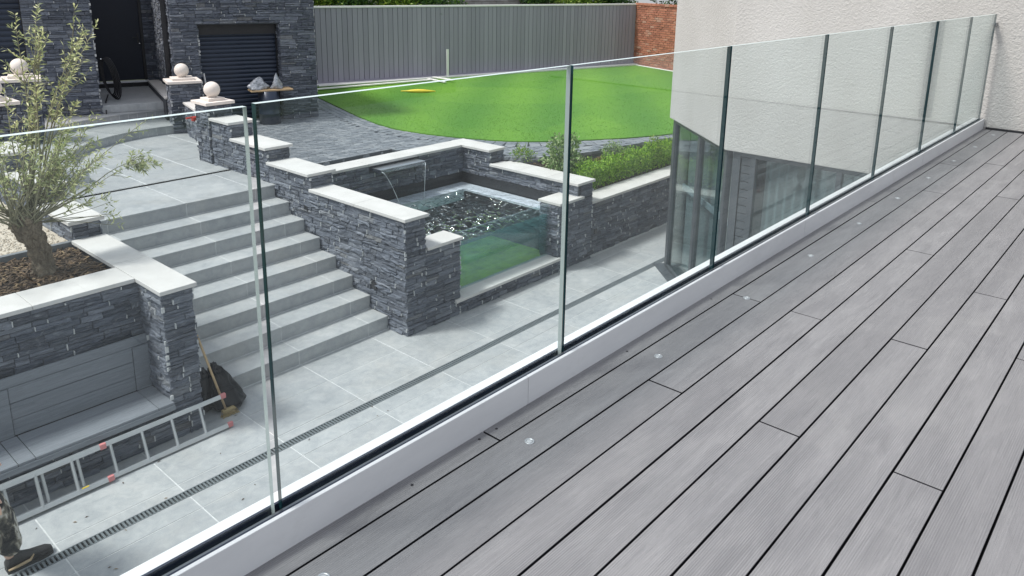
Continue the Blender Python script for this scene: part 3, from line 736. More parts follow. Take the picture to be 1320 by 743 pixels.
# lawn
o = mk('lawn', *prismvf(lawn_poly, ZU-.15, ZU+.012), 'lawn'); tag(o, kind='structure')
NB = 34000; pts = []
while len(pts) < NB:
    q = RNG.uniform((9.9, 7.2), (24.6, 18.9), (40000, 2))
    for p in q:
        if RNG.random() < min(1, (13/(np.hypot(p[0], p[1])))**2.4) and inside(p, lawn_poly): pts.append(p)
        if len(pts) >= NB: break
pts = np.array(pts[:NB]); a = RNG.uniform(0, 6.28, NB); hgt = RNG.uniform(.010, .020, NB); le = RNG.uniform(-.018, .018, (NB, 2))
w_ = .006; bx = np.stack([np.cos(a), np.sin(a)], -1)*w_
V = np.zeros((NB, 3, 3)); V[:, 0, :2] = pts-bx; V[:, 1, :2] = pts+bx; V[:, 2, :2] = pts+le; V[:, 0, 2] = V[:, 1, 2] = ZU+.01; V[:, 2, 2] = ZU+.01+hgt
o = mk('grass', V.reshape(-1, 3), np.arange(NB*3).reshape(-1, 3), 'blade'); tag(o, 'short bright green turf of the curved lawn', 'grass', kind='stuff')

# ---- fence
fe = thing('board_fence', 'tall grey vertical board fence with a white top rail behind the lawn', 'fence', tuple((F0+F2)/2+Vector((0, 0, ZU))))
FL = (F2-F0).length; nb = int(FL/.158); pt = FL/nb
fbm = bpy.data.meshes.new('fence_board'); v, f = bev(*boxvf(0, pt-.012, 0, .022, 0, 2.09), .003); fbm.from_pydata(v, [], f); fbm.materials.append(MAT['fence'])
for i in range(nb): link('fence_board', fbm, fe, frame(F0+fu*(i*pt)+fn*.02+Vector((0, 0, ZU+.06)), fu, fn, 1, random.uniform(.85, 1.2), 1))
mk('backing', *obox((F0+F2)/2+Vector((0, 0, ZU)), fu, fn, FL, .03, 2.12), 'black', fe)
for a in (.07, ): mk('base_rail', *obox((F0+F2)/2+fn*.045+Vector((0, 0, ZU-.02)), fu, fn, FL, .04, .11), 'fence', fe)
mk('top_rail', *bev(*obox((F0+F2)/2+fn*.01+Vector((0, 0, ZU+2.15)), fu, fn, FL, .12, .05), .004), 'white_wood', fe)
# white edging along the fence and the brick wall
bu = (BW2-F2).normalized(); bn = Vector((bu.y, -bu.x, 0)); BL = (BW2-F2).length
ed = mk('lawn_edging', *merge([obox((F0+F2)/2+fn*.21+Vector((0, 0, ZU-.02)), fu, fn, FL, .26, .07), obox((F2+BW2)/2+bn*.10+Vector((0, 0, ZU-.022)), bu, bn, BL, .1, .05)]), 'white_wood'); tag(ed, kind='structure')
# ---- brick wall
bwl = thing('brick_wall', 'old red brick garden wall meeting the grey fence at the lawn corner', 'wall', tuple((F2+BW2)/2+Vector((0, 0, ZU))))
mk('wall_core', *obox((F2+BW2)/2-bn*.1+Vector((0, 0, ZU-.1)), bu, bn, BL, .2, 2.28), 'brick_mortar', bwl)
M_ = []; z = ZU; row = 0
while z < ZU+2.1:
    s = -.11 if row % 2 else 0
    while s < 3.2:
        M_.append(frame(F2+bu*max(s, 0)+bn*-.002+Vector((0, 0, z)), bu, bn, .215, random.uniform(.012, .03), .066)); s += .226
    z += .077; row += 1
place(bwl, M_, BTM, 'brick')
for i in range(14): mk('coping_brick', *obox(F2+bu*(.12+.235*i)-bn*.09+Vector((0, 0, ZU+2.15)), bu, bn, .222, .26, .075), 'brick', bwl)

# ================================================================== STONE HOUSE
house = thing('stone_house', 'house front clad in dark slate with a recessed door and roller shutters', 'house', tuple(H(3, -2, 1.3)))
ZT = 5.0
def hbox(name, s0, s1, n0, n1, z0, z1, mat, b=.0, parent=house):
    v, f = obox(H((s0+s1)/2, (n0+n1)/2, z0), hu, hn, abs(s1-s0), abs(n1-n0), z1-z0)
    if b: v, f = bev(v, f, b)
    return mk(name, v, f, mat, parent)
c0 = -.02
hbox('wall_core', 0.02, .72, -.6, c0, 1.2, ZT, 'mortar'); hbox('wall_core', 2.38, 2.86, -3.4, c0, 1.2, ZT, 'mortar')
hbox('wall_core', .72, 2.38, -.6, c0, 3.46, ZT, 'mortar')
hbox('wall_core', 4.25, 5.32, -3.4, c0, 1.2, ZT, 'mortar'); hbox('wall_core', 5.32, 7.6, -.6, c0, 3.96+.2, ZT, 'mortar'); hbox('wall_core', 7.6, 8.2, -.6, c0, 1.2, ZT, 'mortar')
hbox('wall_core', 0.02, .3, -6, -.62, 1.2, ZT, 'mortar')
hbox('wall_core', 2.87, 3.10, -3.4, -2.72, 1.2, ZT, 'mortar'); hbox('wall_core', 3.10, 4.24, -3.4, -2.72, 4.1, ZT, 'mortar')
hbox('roof', -.05, 2.86, -6, .05, ZT, ZT+.12, 'frame'); hbox('roof', 4.25, 8.2, -6, .05, ZT, ZT+.12, 'frame'); hbox('roof', 2.86, 4.25, -6, -2.6, ZT, ZT+.12, 'frame')
M_ = clad(tuple(H(5.34, c0, 1.42)), hd, hn, 5.34, ZT-1.42, 101, rows=(.05, .085), L=(.12, .38), skip=[(5.34-2.37, 5.34-.735, 0, 3.455-1.42), (5.34-4.235, 5.34-2.86, 0, 9)], ext=(0, .02))
M_ += clad(tuple(H(.0, c0, 1.42)), -hn, hd, 2.5, ZT-1.42, 102, rows=(.05, .085))
M_ += clad(tuple(H(3.10, -2.72, 1.9)), hd, hn, .23, ZT-1.9, 103, rows=(.05, .085), L=(.1, .23))
M_ += clad(tuple(H(2.86, -.02, 1.42)), -hn, hu, 2.7, ZT-1.42, 104, rows=(.05, .085))
M_ += clad(tuple(H(.735, -.02, 1.42)), -hn, hu, .3, 2.03, 105, rows=(.05, .085), L=(.1, .3))
M_ += clad(tuple(H(2.37, -.32, 1.42)), hn, hd, .3, 2.03, 106, rows=(.05, .085), L=(.1, .3))
M_ += clad(tuple(H(4.24, -2.7, 1.42)), hn, hd, 2.68, ZT-1.42, 107, rows=(.05, .085))
M_ += clad(tuple(H(8.2, c0, 1.42)), hd, hn, 2.86, ZT-1.42, 108, rows=(.05, .085), skip=[(.6, 2.86, 0, 2.7)])
place(house, M_, STM, 'stone')
# door recess
hbox('door_landing', 2.9, 4.24, -2.66, -.05, 1.7, 1.95, 'paving', .004)
for i in range(8): hbox('riser_tile', 2.92+.165*i, 3.079+.165*i, -.048, -.036, 1.805, 1.925, 'paving')
hbox('plinth', 3.10, 4.24, -2.72, -2.68, 1.9, 2.045, 'black')
hbox('threshold', 3.09, 4.24, -2.72, -2.6, 2.047, 2.085, 'white_coat', .004)
dl = hbox('door', 3.16, 4.18, -2.80, -2.73, 2.088, 4.08, 'door', .006)
hbox('door_frame', 3.105, 3.158, -2.82, -2.70, 2.088, 4.09, 'black'); hbox('door_frame', 4.182, 4.235, -2.82, -2.70, 2.088, 4.09, 'black')
mk('handle', *merge([obox(H(3.27, -2.70, 3.03), hu, hn, .13, .02, .022), obox(H(3.22, -2.72, 2.93), hu, hn, .035, .02, .2)]), 'black', dl)
mk('lock', *obox(H(3.2, -2.705, 2.9), hu, hn, .022, .015, .022), 'steel', dl)
dp = hbox('downpipe', 2.885, 2.985, -.32, -.22, 1.42, ZT, 'black', .02)
hbox('low_coping', 2.88, 3.13, -2.5, .36, 2.06, 2.10, 'coping', .004); hbox('wall_core', 2.89, 3.12, -2.5, .35, 1.5, 2.06, 'mortar')
# roller shutters: every slat a part
def shutter(s0, s1, n0, z0, z1, pitch):
    k = 0; z = z0
    while z < z1:
        V, F = [], []; m2 = 7
        for e, s in enumerate((s0, s1)):
            for i in range(m2):
                t = i/(m2-1); p = H(s, n0+.004+.018*math.sin(math.pi*t)**.7, z+(pitch-.006)*t); V.append(tuple(p))
        F = [(i, i+1, m2+i+1, m2+i) for i in range(m2-1)]
        me = mk('shutter_slat', V, F, 'shutter', house, True); z += pitch
    hbox('shutter_back', s0, s1, n0-.03, n0, z0, z1, 'black')
shutter(.78, 2.33, -.27, 1.45, 3.25, .088)
hbox('shutter_box', .74, 2.365, -.30, -.2, 3.25, 3.45, 'black')
shutter(5.36, 7.55, -.27, 1.6, 4.15, .1)
hbox('shutter_guide', 5.325, 5.36, -.3, -.2, 1.45, 4.15, 'black'); hbox('shutter_guide', .735, .78, -.3, -.2, 1.45, 3.25, 'black'); hbox('shutter_guide', 2.33, 2.366, -.3, -.2, 1.45, 3.25, 'black')

# ================================================================== WHITE BUILDING ON THE RIGHT
bld = thing('rendered_building', 'pale roughcast building with a splayed glazed corner at the deck end', 'building', (11, 3, 0))
XW = 8.967; A0, A1 = Vector((XW, 4.29, 0)), Vector((10.53, 6.0, 0)); au = (A1-A0).normalized(); an = Vector((-au.y, au.x, 0))
prism('upper_wall', [(XW, -6), (XW, 4.29), (10.53, 6.0), (16, 6.0), (16, -6)], 2.42, 7.0, 'stucco', bld, .012)
mk('lower_wall', *boxvf(XW+.01, 16, -6, 1.7, -.1, 2.419), 'stucco', bld); mk('lower_wall', *boxvf(10.75, 16, 5.75, 5.98, -.1, 2.419), 'stucco', bld)
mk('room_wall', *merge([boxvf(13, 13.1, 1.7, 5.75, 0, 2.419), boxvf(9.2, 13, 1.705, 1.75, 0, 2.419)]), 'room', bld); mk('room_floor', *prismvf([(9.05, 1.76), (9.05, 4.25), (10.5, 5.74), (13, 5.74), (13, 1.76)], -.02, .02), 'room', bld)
def abox(name, s0, s1, n0, n1, z0, z1, mat, b=0):
    p = A0+au*((s0+s1)/2)+an*((n0+n1)/2); v, f = obox((p.x, p.y, z0), au, an, s1-s0, abs(n1-n0), z1-z0)
    if b: v, f = bev(v, f, b)
    return mk(name, v, f, mat, bld)
for s0, s1 in ((.05, .13), (1.06, 1.15), (2.16, 2.27)): abox('window_frame', s0, s1, -.13, -.05, .06, 2.36, 'frame', .004)
abox('window_frame', .05, 2.27, -.13, -.05, 0, .06, 'frame', .004); abox('window_frame', .05, 2.27, -.13, -.05, 2.36, 2.418, 'frame', .004)
abox('sill', -.02, 2.36, -.13, .10, -.01, .012, 'frame', .003)
for s0, s1 in ((.135, 1.055), (1.155, 2.155)): abox('window_pane', s0, s1, -.10, -.085, .062, 2.358, 'window')
def yframe(y0, y1, z0, z1, name='window_frame'): return box(name, XW+.05, XW+.13, y0, y1, z0, z1, 'frame', bld, .004)
yframe(4.10, 4.20, .06, 2.36); yframe(3.90, 3.97, .06, 2.36); yframe(1.76, 1.84, .06, 2.36); yframe(2.86, 2.92, .06, 2.36); yframe(1.76, 4.2, 0, .06); yframe(1.76, 4.2, 2.36, 2.418)
for y0, y1 in ((1.845, 2.855), (2.925, 3.895)): mk('window_pane', *boxvf(XW+.085, XW+.1, y0, y1, .062, 2.358), 'window', bld)
for i in range(22): box('louvre_slat', XW+.07, XW+.12, 3.975, 4.095, .07+.104*i, .07+.104*i+.096, 'frame', bld, .004)
def curtain(name, p0, d, L, z0, z1, nrm, amp=.035, wl=.11):
    n = int(L/.012); V, F = [], []
    for i in range(n+1):
        s = L*i/n; o_ = amp*math.sin(2*math.pi*s/wl+.8*math.sin(s*5))+.012*math.sin(s*61)
        p = Vector(p0)+Vector(d)*s+Vector(nrm)*o_; V += [(p.x, p.y, z0), (p.x, p.y, z1)]
    F = [(2*i, 2*i+2, 2*i+3, 2*i+1) for i in range(n)]
    mk(name, V, F, 'curtain', bld, True)
curtain('curtain', (9.22, 3.84, 0), YM, 1.15, .05, 2.38, XP)
p = A0+au*.3-an*.3; curtain('curtain', (p.x, p.y, 0), au, 1.8, .05, 2.38, an, .02, .07)
abox('blind_bar', .2, 2.12, -.24, -.21, 1.33, 1.42, 'white_coat', .004)
mk('downpipe', *tube([(XW-.06, 1.06, ZD+.06), (XW-.06, 1.06, 6.9)], .05, 12), 'frame', bld, True)
mk('corner_seal', *boxvf(XW-.03, XW+.002, -4, 1.50, ZD+.001, ZD+.02), 'black', bld)

# ================================================================== DECK
deck = mk('deck', *boxvf(-3, XW, -4.0, 1.60, 2.78, ZD-.032), 'black'); tag(deck, kind='structure')
g1, pitch = 1.444, .1386
JX = {1: [1.615, 5.34], 2: [3.227, 6.93], 3: [2.267, 5.9], 4: [3.226, 7.2], 5: [4.475, 8.1, .85], 6: [2.284, 6.1], 7: [3.24, 7.0], 8: [4.045, 7.6], 9: [2.297, 5.9], 10: [3.4, 7.0]}
for k in range(1, 40):
    y1_ = g1+pitch*(2-k); y0_ = y1_-pitch+.0058
    js = sorted([-3]+JX.get(k, [random.uniform(1, 4), random.uniform(5, 8)])+[XW-.012])
    for a, b in zip(js, js[1:]):
        v, f = bev(*boxvf(a+.003, b-.003, y0_, y1_ if k > 1 else 1.53, ZD-.03, ZD+random.uniform(-.0008, .0008)), .0028)
        mi = []
        for q in f:
            n_ = (Vector(v[q[1]])-Vector(v[q[0]])).cross(Vector(v[q[2]])-Vector(v[q[1]])); mi.append(0 if n_.length and n_.normalized().z > .4 else 1)
        mk('deck_board', v, f, 'decking', deck, mats2=['black'], midx=mi)
for x, y in ((1.575, 1.50), (1.655, 1.50), (1.28, 1.485), (2.4, 1.488), (3.1, 1.49)): mk('screw', *lathe((x, y, ZD-.002), [(.0045, 0), (.0045, .0036), (.002, .004)], 10), 'black', deck)
for i in range(11):
    x = .899+.7745*i; c = (x, 1.376, ZD-.01)
    t = thing('deck_light', 'small round recessed light in the second deck board from the upstand', 'light', (x, 1.376, ZD), 'round lights along the deck board')
    mk('bezel', *lathe(c, [(.016, 0), (.016, .0125), (.0155, .0132), (.0105, .0132), (.0105, .0122)], 24), 'alu', t, True)
    mk('lens', *lathe(c, [(.010, 0), (.010, .0126), (.004, .0133)], 24), 'light_glass', t, True)
# upstand and glass channel
ZK = 3.183
secs = [-3, -.6, 1.84, 4.28, 6.72, XW-.003]
up = mk('deck_upstand', *merge([bev(*boxvf(a_+.001, b_-.001, 1.523, 1.536, ZD-.3, ZK), .002) for a_, b_ in zip(secs, secs[1:])]+[boxvf(-3, XW-.003, 1.5365, 1.578, ZD-.3, ZK-.03), bev(*boxvf(-3, XW-.003, 1.5785, 1.622, -.1, ZK-.002), .003)]), 'upstand'); tag(up, kind='structure')
bal = thing('glass_balustrade', 'frameless clear glass balustrade along the deck edge with dark base gasket', 'balustrade', (4, 1.56, ZK))
mk('gasket', *merge([boxvf(-3, XW-.004, 1.5368, 1.5425, ZK-.028, ZK-.001), boxvf(-3, XW-.004, 1.5705, 1.5782, ZK-.028, ZK+.004)]), 'rubber', bal)
mk('channel_insert', *boxvf(-3, XW-.004, 1.5428, 1.5522, ZK-.028, ZK-.003), 'alu_dark', bal)
jt = [(-.75, .884), (.906, 2.058), (2.073, 3.217), (3.231, 4.390), (4.403, 5.565), (5.578, 6.722), (6.735, 7.852), (7.865, 8.882)]
for i, (a, b) in enumerate(jt):
    v, f = boxvf(a, b, 1.5530, 1.5700, ZK-.026, 4.218 - (.004 if i == 0 else 0))
    # faces: bottom, top, -Y, +Y, -X, +X
    mk('glass_pane', v, f, 'glass', bal, mats2=['glass_edge', 'glass_top', 'glass_end'], midx=[1, 2, 0, 0, 1, 3 if i < 2 else 1])
wb = thing('glass_clamp', 'small dark clamp holding the last glass panel to the rendered wall', 'clamp', (8.92, 1.56, 4.12))
mk('clamp_body', *bev(*boxvf(8.868, 8.966, 1.545, 1.578, 4.10, 4.135), .006), 'alu_dark', wb)

# ================================================================== BENCH, LADDER, BAG, BROOM
be = thing('garden_bench', 'grey-blue board bench built against the slate planter wall', 'bench', (1.9, 7.2, .36))
for i, (y0, y1) in enumerate(((6.915, 7.155), (7.155, 7.39))):
    for x0, x1 in ((-1.0, 1.60), (1.604, 1.735), (1.739, 2.80), (2.804, 2.955)): box('seat_board', x0, x1-.002, y0, y1-.002 if i < 1 else y1, .405, .43, 'bench', be, .002)
box('front_fascia', -1.0, 2.957, 6.905, 6.925, .352, .4035, 'bench', be, .002)
def back(x0, x1, z0, z1): box('back_board', x0, x1, 7.40, 7.425, z0, z1, 'bench', be, .002)
back(-1.0, 2.955, .905, 1.0)
for x0, x1 in ((-1.0, 1.575), (1.724, 2.80)):
    for z0, z1 in ((.434, .585), (.59, .745), (.75, .90)): back(x0, x1, z0, z1)
box('back_stile', 1.58, 1.719, 7.388, 7.42, .434, .90, 'bench', be, .002); box('back_stile', 2.805, 2.955, 7.388, 7.42, .434, .90, 'bench', be, .002)
mk('backing', *boxvf(-1.0, 2.955, 7.426, 7.44, .36, .99), 'black', be); mk('seat_bearer', *boxvf(-1.0, 2.955, 6.94, 7.38, .36, .404), 'black', be)

la = thing('ladder', 'aluminium extension ladder lying on its side below the bench with pink end caps', 'ladder', (2, 6.8, 0))
def rail(x0, x1, y, z, w_=.026, h=.062): box('rail', x0, x1, y-w_/2, y+w_/2, z-h/2, z+h/2, 'alu', la, .004)
lb, lt = (6.765, .036), (6.872, .315); dv = Vector((0, lt[0]-lb[0], lt[1]-lb[1]))
def ladder_rail(x0, x1, y, z):
    ang = math.atan2(dv.y, dv.z); v, f = bev(*boxvf(x0, x1, -.013, .013, -.022, .022), .004); cr, sr = math.cos(-ang+math.pi/2), math.sin(-ang+math.pi/2)
    vv = [(p[0], y+p[1]*math.cos(ang)+p[2]*math.sin(ang)*1.0, z+p[2]*math.cos(ang)-p[1]*math.sin(ang)) for p in v]; return mk('rail', vv, f, 'alu', la)
for (y, z) in (lb, lt):
    ladder_rail(.5, 3.40, y, z)
    yo = .033; ladder_rail(.2, 2.22, y-yo*.9, z+yo*.30)
for i in range(9):
    x = 3.17-.285*i
    mk('rung', *tube([(x, lb[0], lb[1]), (x, lt[0], lt[1])], .0155, 8), 'alu', la)
    if x < 2.3: mk('rung', *tube([(x-.055, lb[0]-.03, lb[1]+.01), (x-.055, lt[0]-.03, lt[1]+.01)], .0155, 8), 'alu', la)
for x, dy in ((3.425, 0), (2.245, -.03)):
    for y, z in (lb, lt): box('end_cap', x-.028, x+.028, y+dy-.017, y+dy+.017, z-.026-dy*.3, z+.027-dy*.3, 'pink', la, .008)
box('warning_sticker', 2.0, 2.06, 6.728, 6.741, .025, .07, 'yellow', la, .001)

def blob(base, top, wb_, tb_, seed, n=22, m_=14, crease=.16, jit=0):
    """upright crumpled sack: stacked rings from base centre to top centre"""
    rg = np.random.default_rng(seed); ph = rg.uniform(0, 6.28, 8); V, F = [], []
    for j in range(m_):
        t = j/(m_-1); c = Vector(base).lerp(Vector(top), t); rx = wb_[0]*(1-t)+tb_[0]*t; ry = wb_[1]*(1-t)+tb_[1]*t
        k = math.sin(min(1, t*5+.25)*math.pi/2) if t < .5 else (1 if t < .93 else .55)
        for i in range(n):
            a = 2*math.pi*i/n; w1 = 1+crease*(.6*math.sin(3*a+ph[0]+t*2)+.5*math.sin(5*a+ph[1]-t*4)+.35*math.sin(9*a+ph[2]+t*9)+.3*math.sin(7*t*3+ph[3]+2*a))
            V.append((c.x+rx*k*w1*math.cos(a)+rg.normal()*jit, c.y+ry*k*w1*math.sin(a)+rg.normal()*jit, c.z+.012*math.sin(4*a+ph[4]+t*7)*(1 if j else 0)))
    for j in range(m_-1):
        for i in range(n): q = (i+1) % n; F.append((j*n+i, j*n+q, (j+1)*n+q, (j+1)*n+i))
    F.append(tuple(range(n-1, -1, -1))); F.append(tuple((m_-1)*n+i for i in range(n))); return V, F
o = mk('bin_bag', *blob((3.64, 7.13, .0), (3.51, 7.2, .53), (.21, .15), (.05, .05), 4, n=30, m_=18, crease=.11, jit=.004), 'binbag', None, True); tag(o, 'glossy black bin bag slumped at the foot of the steps beside the pillar', 'bag')
o = mk('waste_sack', *blob((3.43, 7.24, 0), (3.39, 7.22, .50), (.10, .08), (.06, .05), 8), 'binbag', None, True); tag(o, 'dull black sack standing in the shadow between pillar and bin bag', 'bag')
br = thing('broom', 'wooden handled broom leaning on the slate pillar with its head down', 'broom', (3.5, 7.0, 0))
mk('handle', *tube([(3.275, 7.0, 1.0), (3.50, 6.985, .09)], .0125, 8), 'wood', br, True)
box('head', 3.46, 3.60, 6.97, 7.01, .055, .085, 'bristle', br, .012)
P = [tube([(3.46+.16*random.random(), 6.97+.04*random.random(), .065), (3.45+.19*random.random(), 6.955+.07*random.random(), .002)], .004, 4) for _ in range(120)]
g = mk('bristles', *merge(P), 'bristle', br); g['kind'] = 'stuff'

# ================================================================== PLANTING
def leaves(pts, dirs, L, W, droop=0.0):
    pts, dirs = np.asarray(pts), np.asarray(dirs); n = len(pts); d = dirs/np.linalg.norm(dirs, axis=1, keepdims=True)
    r = RNG.normal(size=(n, 3)); s = np.cross(d, r); s /= np.linalg.norm(s, axis=1, keepdims=True)+1e-9; nn = np.cross(s, d)
    L_ = RNG.uniform(*L, n)[:, None]; W_ = RNG.uniform(*W, n)[:, None]*.5
    V = np.zeros((n, 5, 3)); V[:, 0] = pts; V[:, 1] = pts+d*L_*.45+s*W_+nn*W_*.25; V[:, 2] = pts+d*L_-np.array([0, 0, 1])*L_*droop
    V[:, 3] = pts+d*L_*.45-s*W_+nn*W_*.25; V[:, 4] = pts+d*L_*.5
    k = np.arange(n)[:, None]*5
    F = np.concatenate([k+np.array([0, 4, 1]), k+np.array([4, 2, 1]), k+np.array([0, 3, 4]), k+np.array([4, 3, 2])])
    return V.reshape(-1, 3), F
def cloud(c, r, n, up=.4, shell=.5):
    v = RNG.normal(size=(n, 3)); v /= np.linalg.norm(v, axis=1, keepdims=True); rad = shell+(1-shell)*RNG.random((n, 1))
    lump = 1+.22*np.sin(v[:, :1]*7+c[0]*3)*np.sin(v[:, 1:2]*8+c[1])+.15*np.sin(v[:, 2:3]*9)
    p = v*rad*lump*np.array(r)+np.array(c); d = v+RNG.normal(size=(n, 3))*.7; d[:, 2] += up; return p, d

# soil, mulch and gravel
so_ = mk('soil_bed', *boxvf(-2, 2.93, 7.87, 9.09, 1.3, 1.49), 'soil'); tag(so_, kind='structure')
P = []
for _ in range(2600):
    x, y = random.uniform(.2, 2.92), random.uniform(7.9, 9.07); l = random.uniform(.015, .05); a = random.uniform(0, 6.28); ti = random.uniform(-.5, .5)
    v, f = boxvf(-l, l, -random.uniform(.005, .011), random.uniform(.005, .011), -.003, .004); mm = Matrix.Translation((x, y, 1.497+random.uniform(0, .018))) @ Matrix.Rotation(a, 4, 'Z') @ Matrix.Rotation(ti, 4, 'Y')
    P.append(([tuple(mm @ Vector(p)) for p in v], f))
o = mk('bark_mulch', *merge(P), 'chip'); tag(o, 'dark bark chips covering the soil below the olive tree', 'mulch', kind='stuff')
gv = mk('gravel_bed', *boxvf(-2, 2.95, 9.15, 14, 1.3, 1.53), 'pebble'); tag(gv, kind='structure')
P = []
for _ in range(5600):
    x, y, s = random.uniform(.2, 2.93), 9.17+random.random()**1.5*2.6, random.uniform(.006, .016); z = 1.53+random.uniform(-.003, .008)
    j = lambda: random.uniform(.7, 1.3)*s
    v = [(x+j(), y, z), (x-j(), y, z), (x, y+j(), z), (x, y-j(), z), (x, y, z+j()*.8), (x, y, z-s)]
    P.append((v, [(0, 2, 4), (2, 1, 4), (1, 3, 4), (3, 0, 4), (2, 0, 5), (1, 2, 5), (3, 1, 5), (0, 3, 5)]))
o = mk('gravel', *merge(P), 'pebble'); tag(o, 'pale buff gravel behind the olive planter', 'gravel', kind='stuff')
# right planter soil (slopes up to the terrace)
sb = mk('planter_soil', [(9.9, 7.4, .93), (13.8, 7.4, .93), (13.8, 7.75, 1.33), (11.3, 8.15, 1.33), (10.15, 8.62, 1.33), (10.02, 9.0, 1.3), (10.02, 7.4, .93), (9.9, 7.4, .5), (13.8, 7.4, .5)], [(1, 2, 3), (1, 3, 4, 6), (6, 4, 5), (0, 7, 8, 1)], 'soil'); tag(sb, kind='structure')
P = []
for _ in range(500):
    t = random.random(); y0 = 7.5+random.random()*1.0; x = random.uniform(10.1, 12.8)
    ymax = 8.62-(x-10.15)*.5
    if y0 > ymax: continue
    z = .93+(y0-7.4)/(ymax-7.4)*.4; l = random.uniform(.015, .04); a = random.uniform(0, 6.28)
    v, f = boxvf(-l, l, -.01, .01, -.003, .006); mm = Matrix.Translation((x, y0, z+.01)) @ Matrix.Rotation(a, 4, 'Z')
    P.append(([tuple(mm @ Vector(p)) for p in v], f))
o = mk('bark_mulch', *merge(P), 'chip'); tag(o, 'dark bark chips between the shrubs behind the clipped hedge', 'mulch', kind='stuff')

# olive tree
ol = thing('olive_tree', 'old olive tree with a thick gnarled trunk and thin leafy shoots', 'tree', (2.43, 8.44, 1.5))
tp = [(2.46, 8.44, 1.44), (2.44, 8.44, 1.56), (2.43, 8.44, 1.70), (2.40, 8.44, 1.86), (2.36, 8.44, 2.0), (2.33, 8.44, 2.10), (2.32, 8.44, 2.15)]
tr0 = [.125, .098, .088, .100, .118, .125, .085]
tt = np.linspace(0, len(tp)-1, 34); tp2 = np.stack([np.interp(tt, range(len(tp)), [p[k] for p in tp]) for k in range(3)], -1); tr2 = np.interp(tt, range(len(tp)), tr0)
V, F = tube([tuple(p) for p in tp2], list(tr2), 30); V = np.array(V)
cen = np.repeat(tp2, 30, 0); dd = V-cen; an_ = np.tile(np.arange(30)*2*math.pi/30, len(tp2)); zz = V[:, 2]
V = cen+dd*(1+.12*np.sin(an_*3+zz*9)+.10*np.sin(an_*5-zz*17+1)+.08*np.sin(an_*9+zz*31)+.07*np.sin(an_*2+zz*44)+.05*RNG.normal(size=len(V)))[:, None]
mk('trunk', V, F, 'bark', ol, True)
lp, ld = [], []; TW = []
def shoot(p0, d0, bend, L, r0, nleaf, side=3, start=.35):
    p = Vector(p0); d = Vector(d0).normalized(); n = 9; pts = [p.copy()]; step = L/n
    for i in range(n):
        d = (d+Vector(bend)*.09+Vector((random.gauss(0, .07), random.gauss(0, .07), random.gauss(0, .05)))).normalized(); p = p+d*step; pts.append(p.copy())
    TW.append(tube(pts, [r0*(1-.85*i/n) for i in range(n+1)], 5, False))
    for k in range(nleaf):
        t = start+(1-start)*random.random()**.75; i = min(n-1, int(t*n)); q = pts[i].lerp(pts[i+1], t*n-i); tan = (pts[i+1]-pts[i]).normalized()
        v = Vector((random.gauss(0, 1), random.gauss(0, 1), random.gauss(0, 1))); v = (v-tan*v.dot(tan)).normalized()
        lp.append(tuple(q)); ld.append(tuple(tan*.55+v*.8))
    for k in range(side):
        t = start+(1-start)*random.random(); i = min(n-1, int(t*n)); tan = (pts[i+1]-pts[i]).normalized()
        v = (tan+Vector((random.gauss(0, .6), random.gauss(0, .6), random.gauss(.15, .5)))).normalized(); l = L*random.uniform(.1, .24); q0 = pts[i]; q1 = q0+v*l
        TW.append(tube([q0, (q0+q1)/2+Vector((0, 0, .01)), q1], [r0*.35, r0*.25, r0*.1], 4, False))
        for _ in range(int(nleaf*.32)):
            t2 = random.uniform(.1, 1); q = q0.lerp(q1, t2); r = Vector((random.gauss(0, 1), random.gauss(0, 1), random.gauss(0, 1))).normalized()
            lp.append(tuple(q)); ld.append(tuple(v*.6+r*.8))
def head(): a = random.uniform(0, 6.28); return (2.33+.12*math.cos(a), 8.44+.12*math.sin(a), 2.08+random.uniform(-.04, .06))
for i in range(25):                       # upright shoots
    a = random.uniform(0, 6.28); sp = random.uniform(.25, .95)
    shoot(head(), (.10+sp*math.cos(a), sp*math.sin(a), 1), (random.uniform(-.2, .5), random.uniform(-.3, .3), .15), random.uniform(.75, 1.55), .010, random.randint(20, 34), 4)
for i in range(7): shoot((2.4, 8.44, 2.1), (.25+random.gauss(0, .07), random.gauss(0, .12), 1), (.1, 0, .3), random.uniform(1.8, 2.25), .012, 48, 6, .45)
for i in range(26): shoot(head(), (random.uniform(.5, 1), random.uniform(-.5, .6), random.uniform(.3, 1.0)), (.1, 0, .05), random.uniform(.6, 1.15), .008, random.randint(18, 34), 4)
for i in range(13): shoot(head(), (random.uniform(-1, -.3), random.uniform(-.6, .6), random.uniform(.3, .9)), (-.1, 0, 0), random.uniform(.5, 1.1), .009, 30, 4)
shoot((2.42, 8.42, 2.08), (1, 0, .22), (.15, 0, .35), .95, .010, 16, 3, .6)
shoot((2.42, 8.42, 2.10), (1, -.05, .42), (.3, 0, -.25), 1.2, .011, 30, 4, .68)
for i in range(9): shoot((3.45+random.uniform(-.12, .1), 8.42, 2.46+random.uniform(-.05, .08)), (.7, random.gauss(0, .5), random.gauss(.1, .5)), (0, 0, .1), random.uniform(.16, .32), .004, 17, 2, .05)
for i in range(5): shoot((2.45, 8.4, 2.05), (1, random.gauss(-.1, .2), random.uniform(-.1, .12)), (.2, 0, .1), random.uniform(.6, .85), .006, 7, 1, .8)
o = mk('branches', *merge(TW), 'twig', ol, True)
mk('crown', *leaves(lp, ld, (.045, .082), (.011, .019), .1), 'olive', ol)
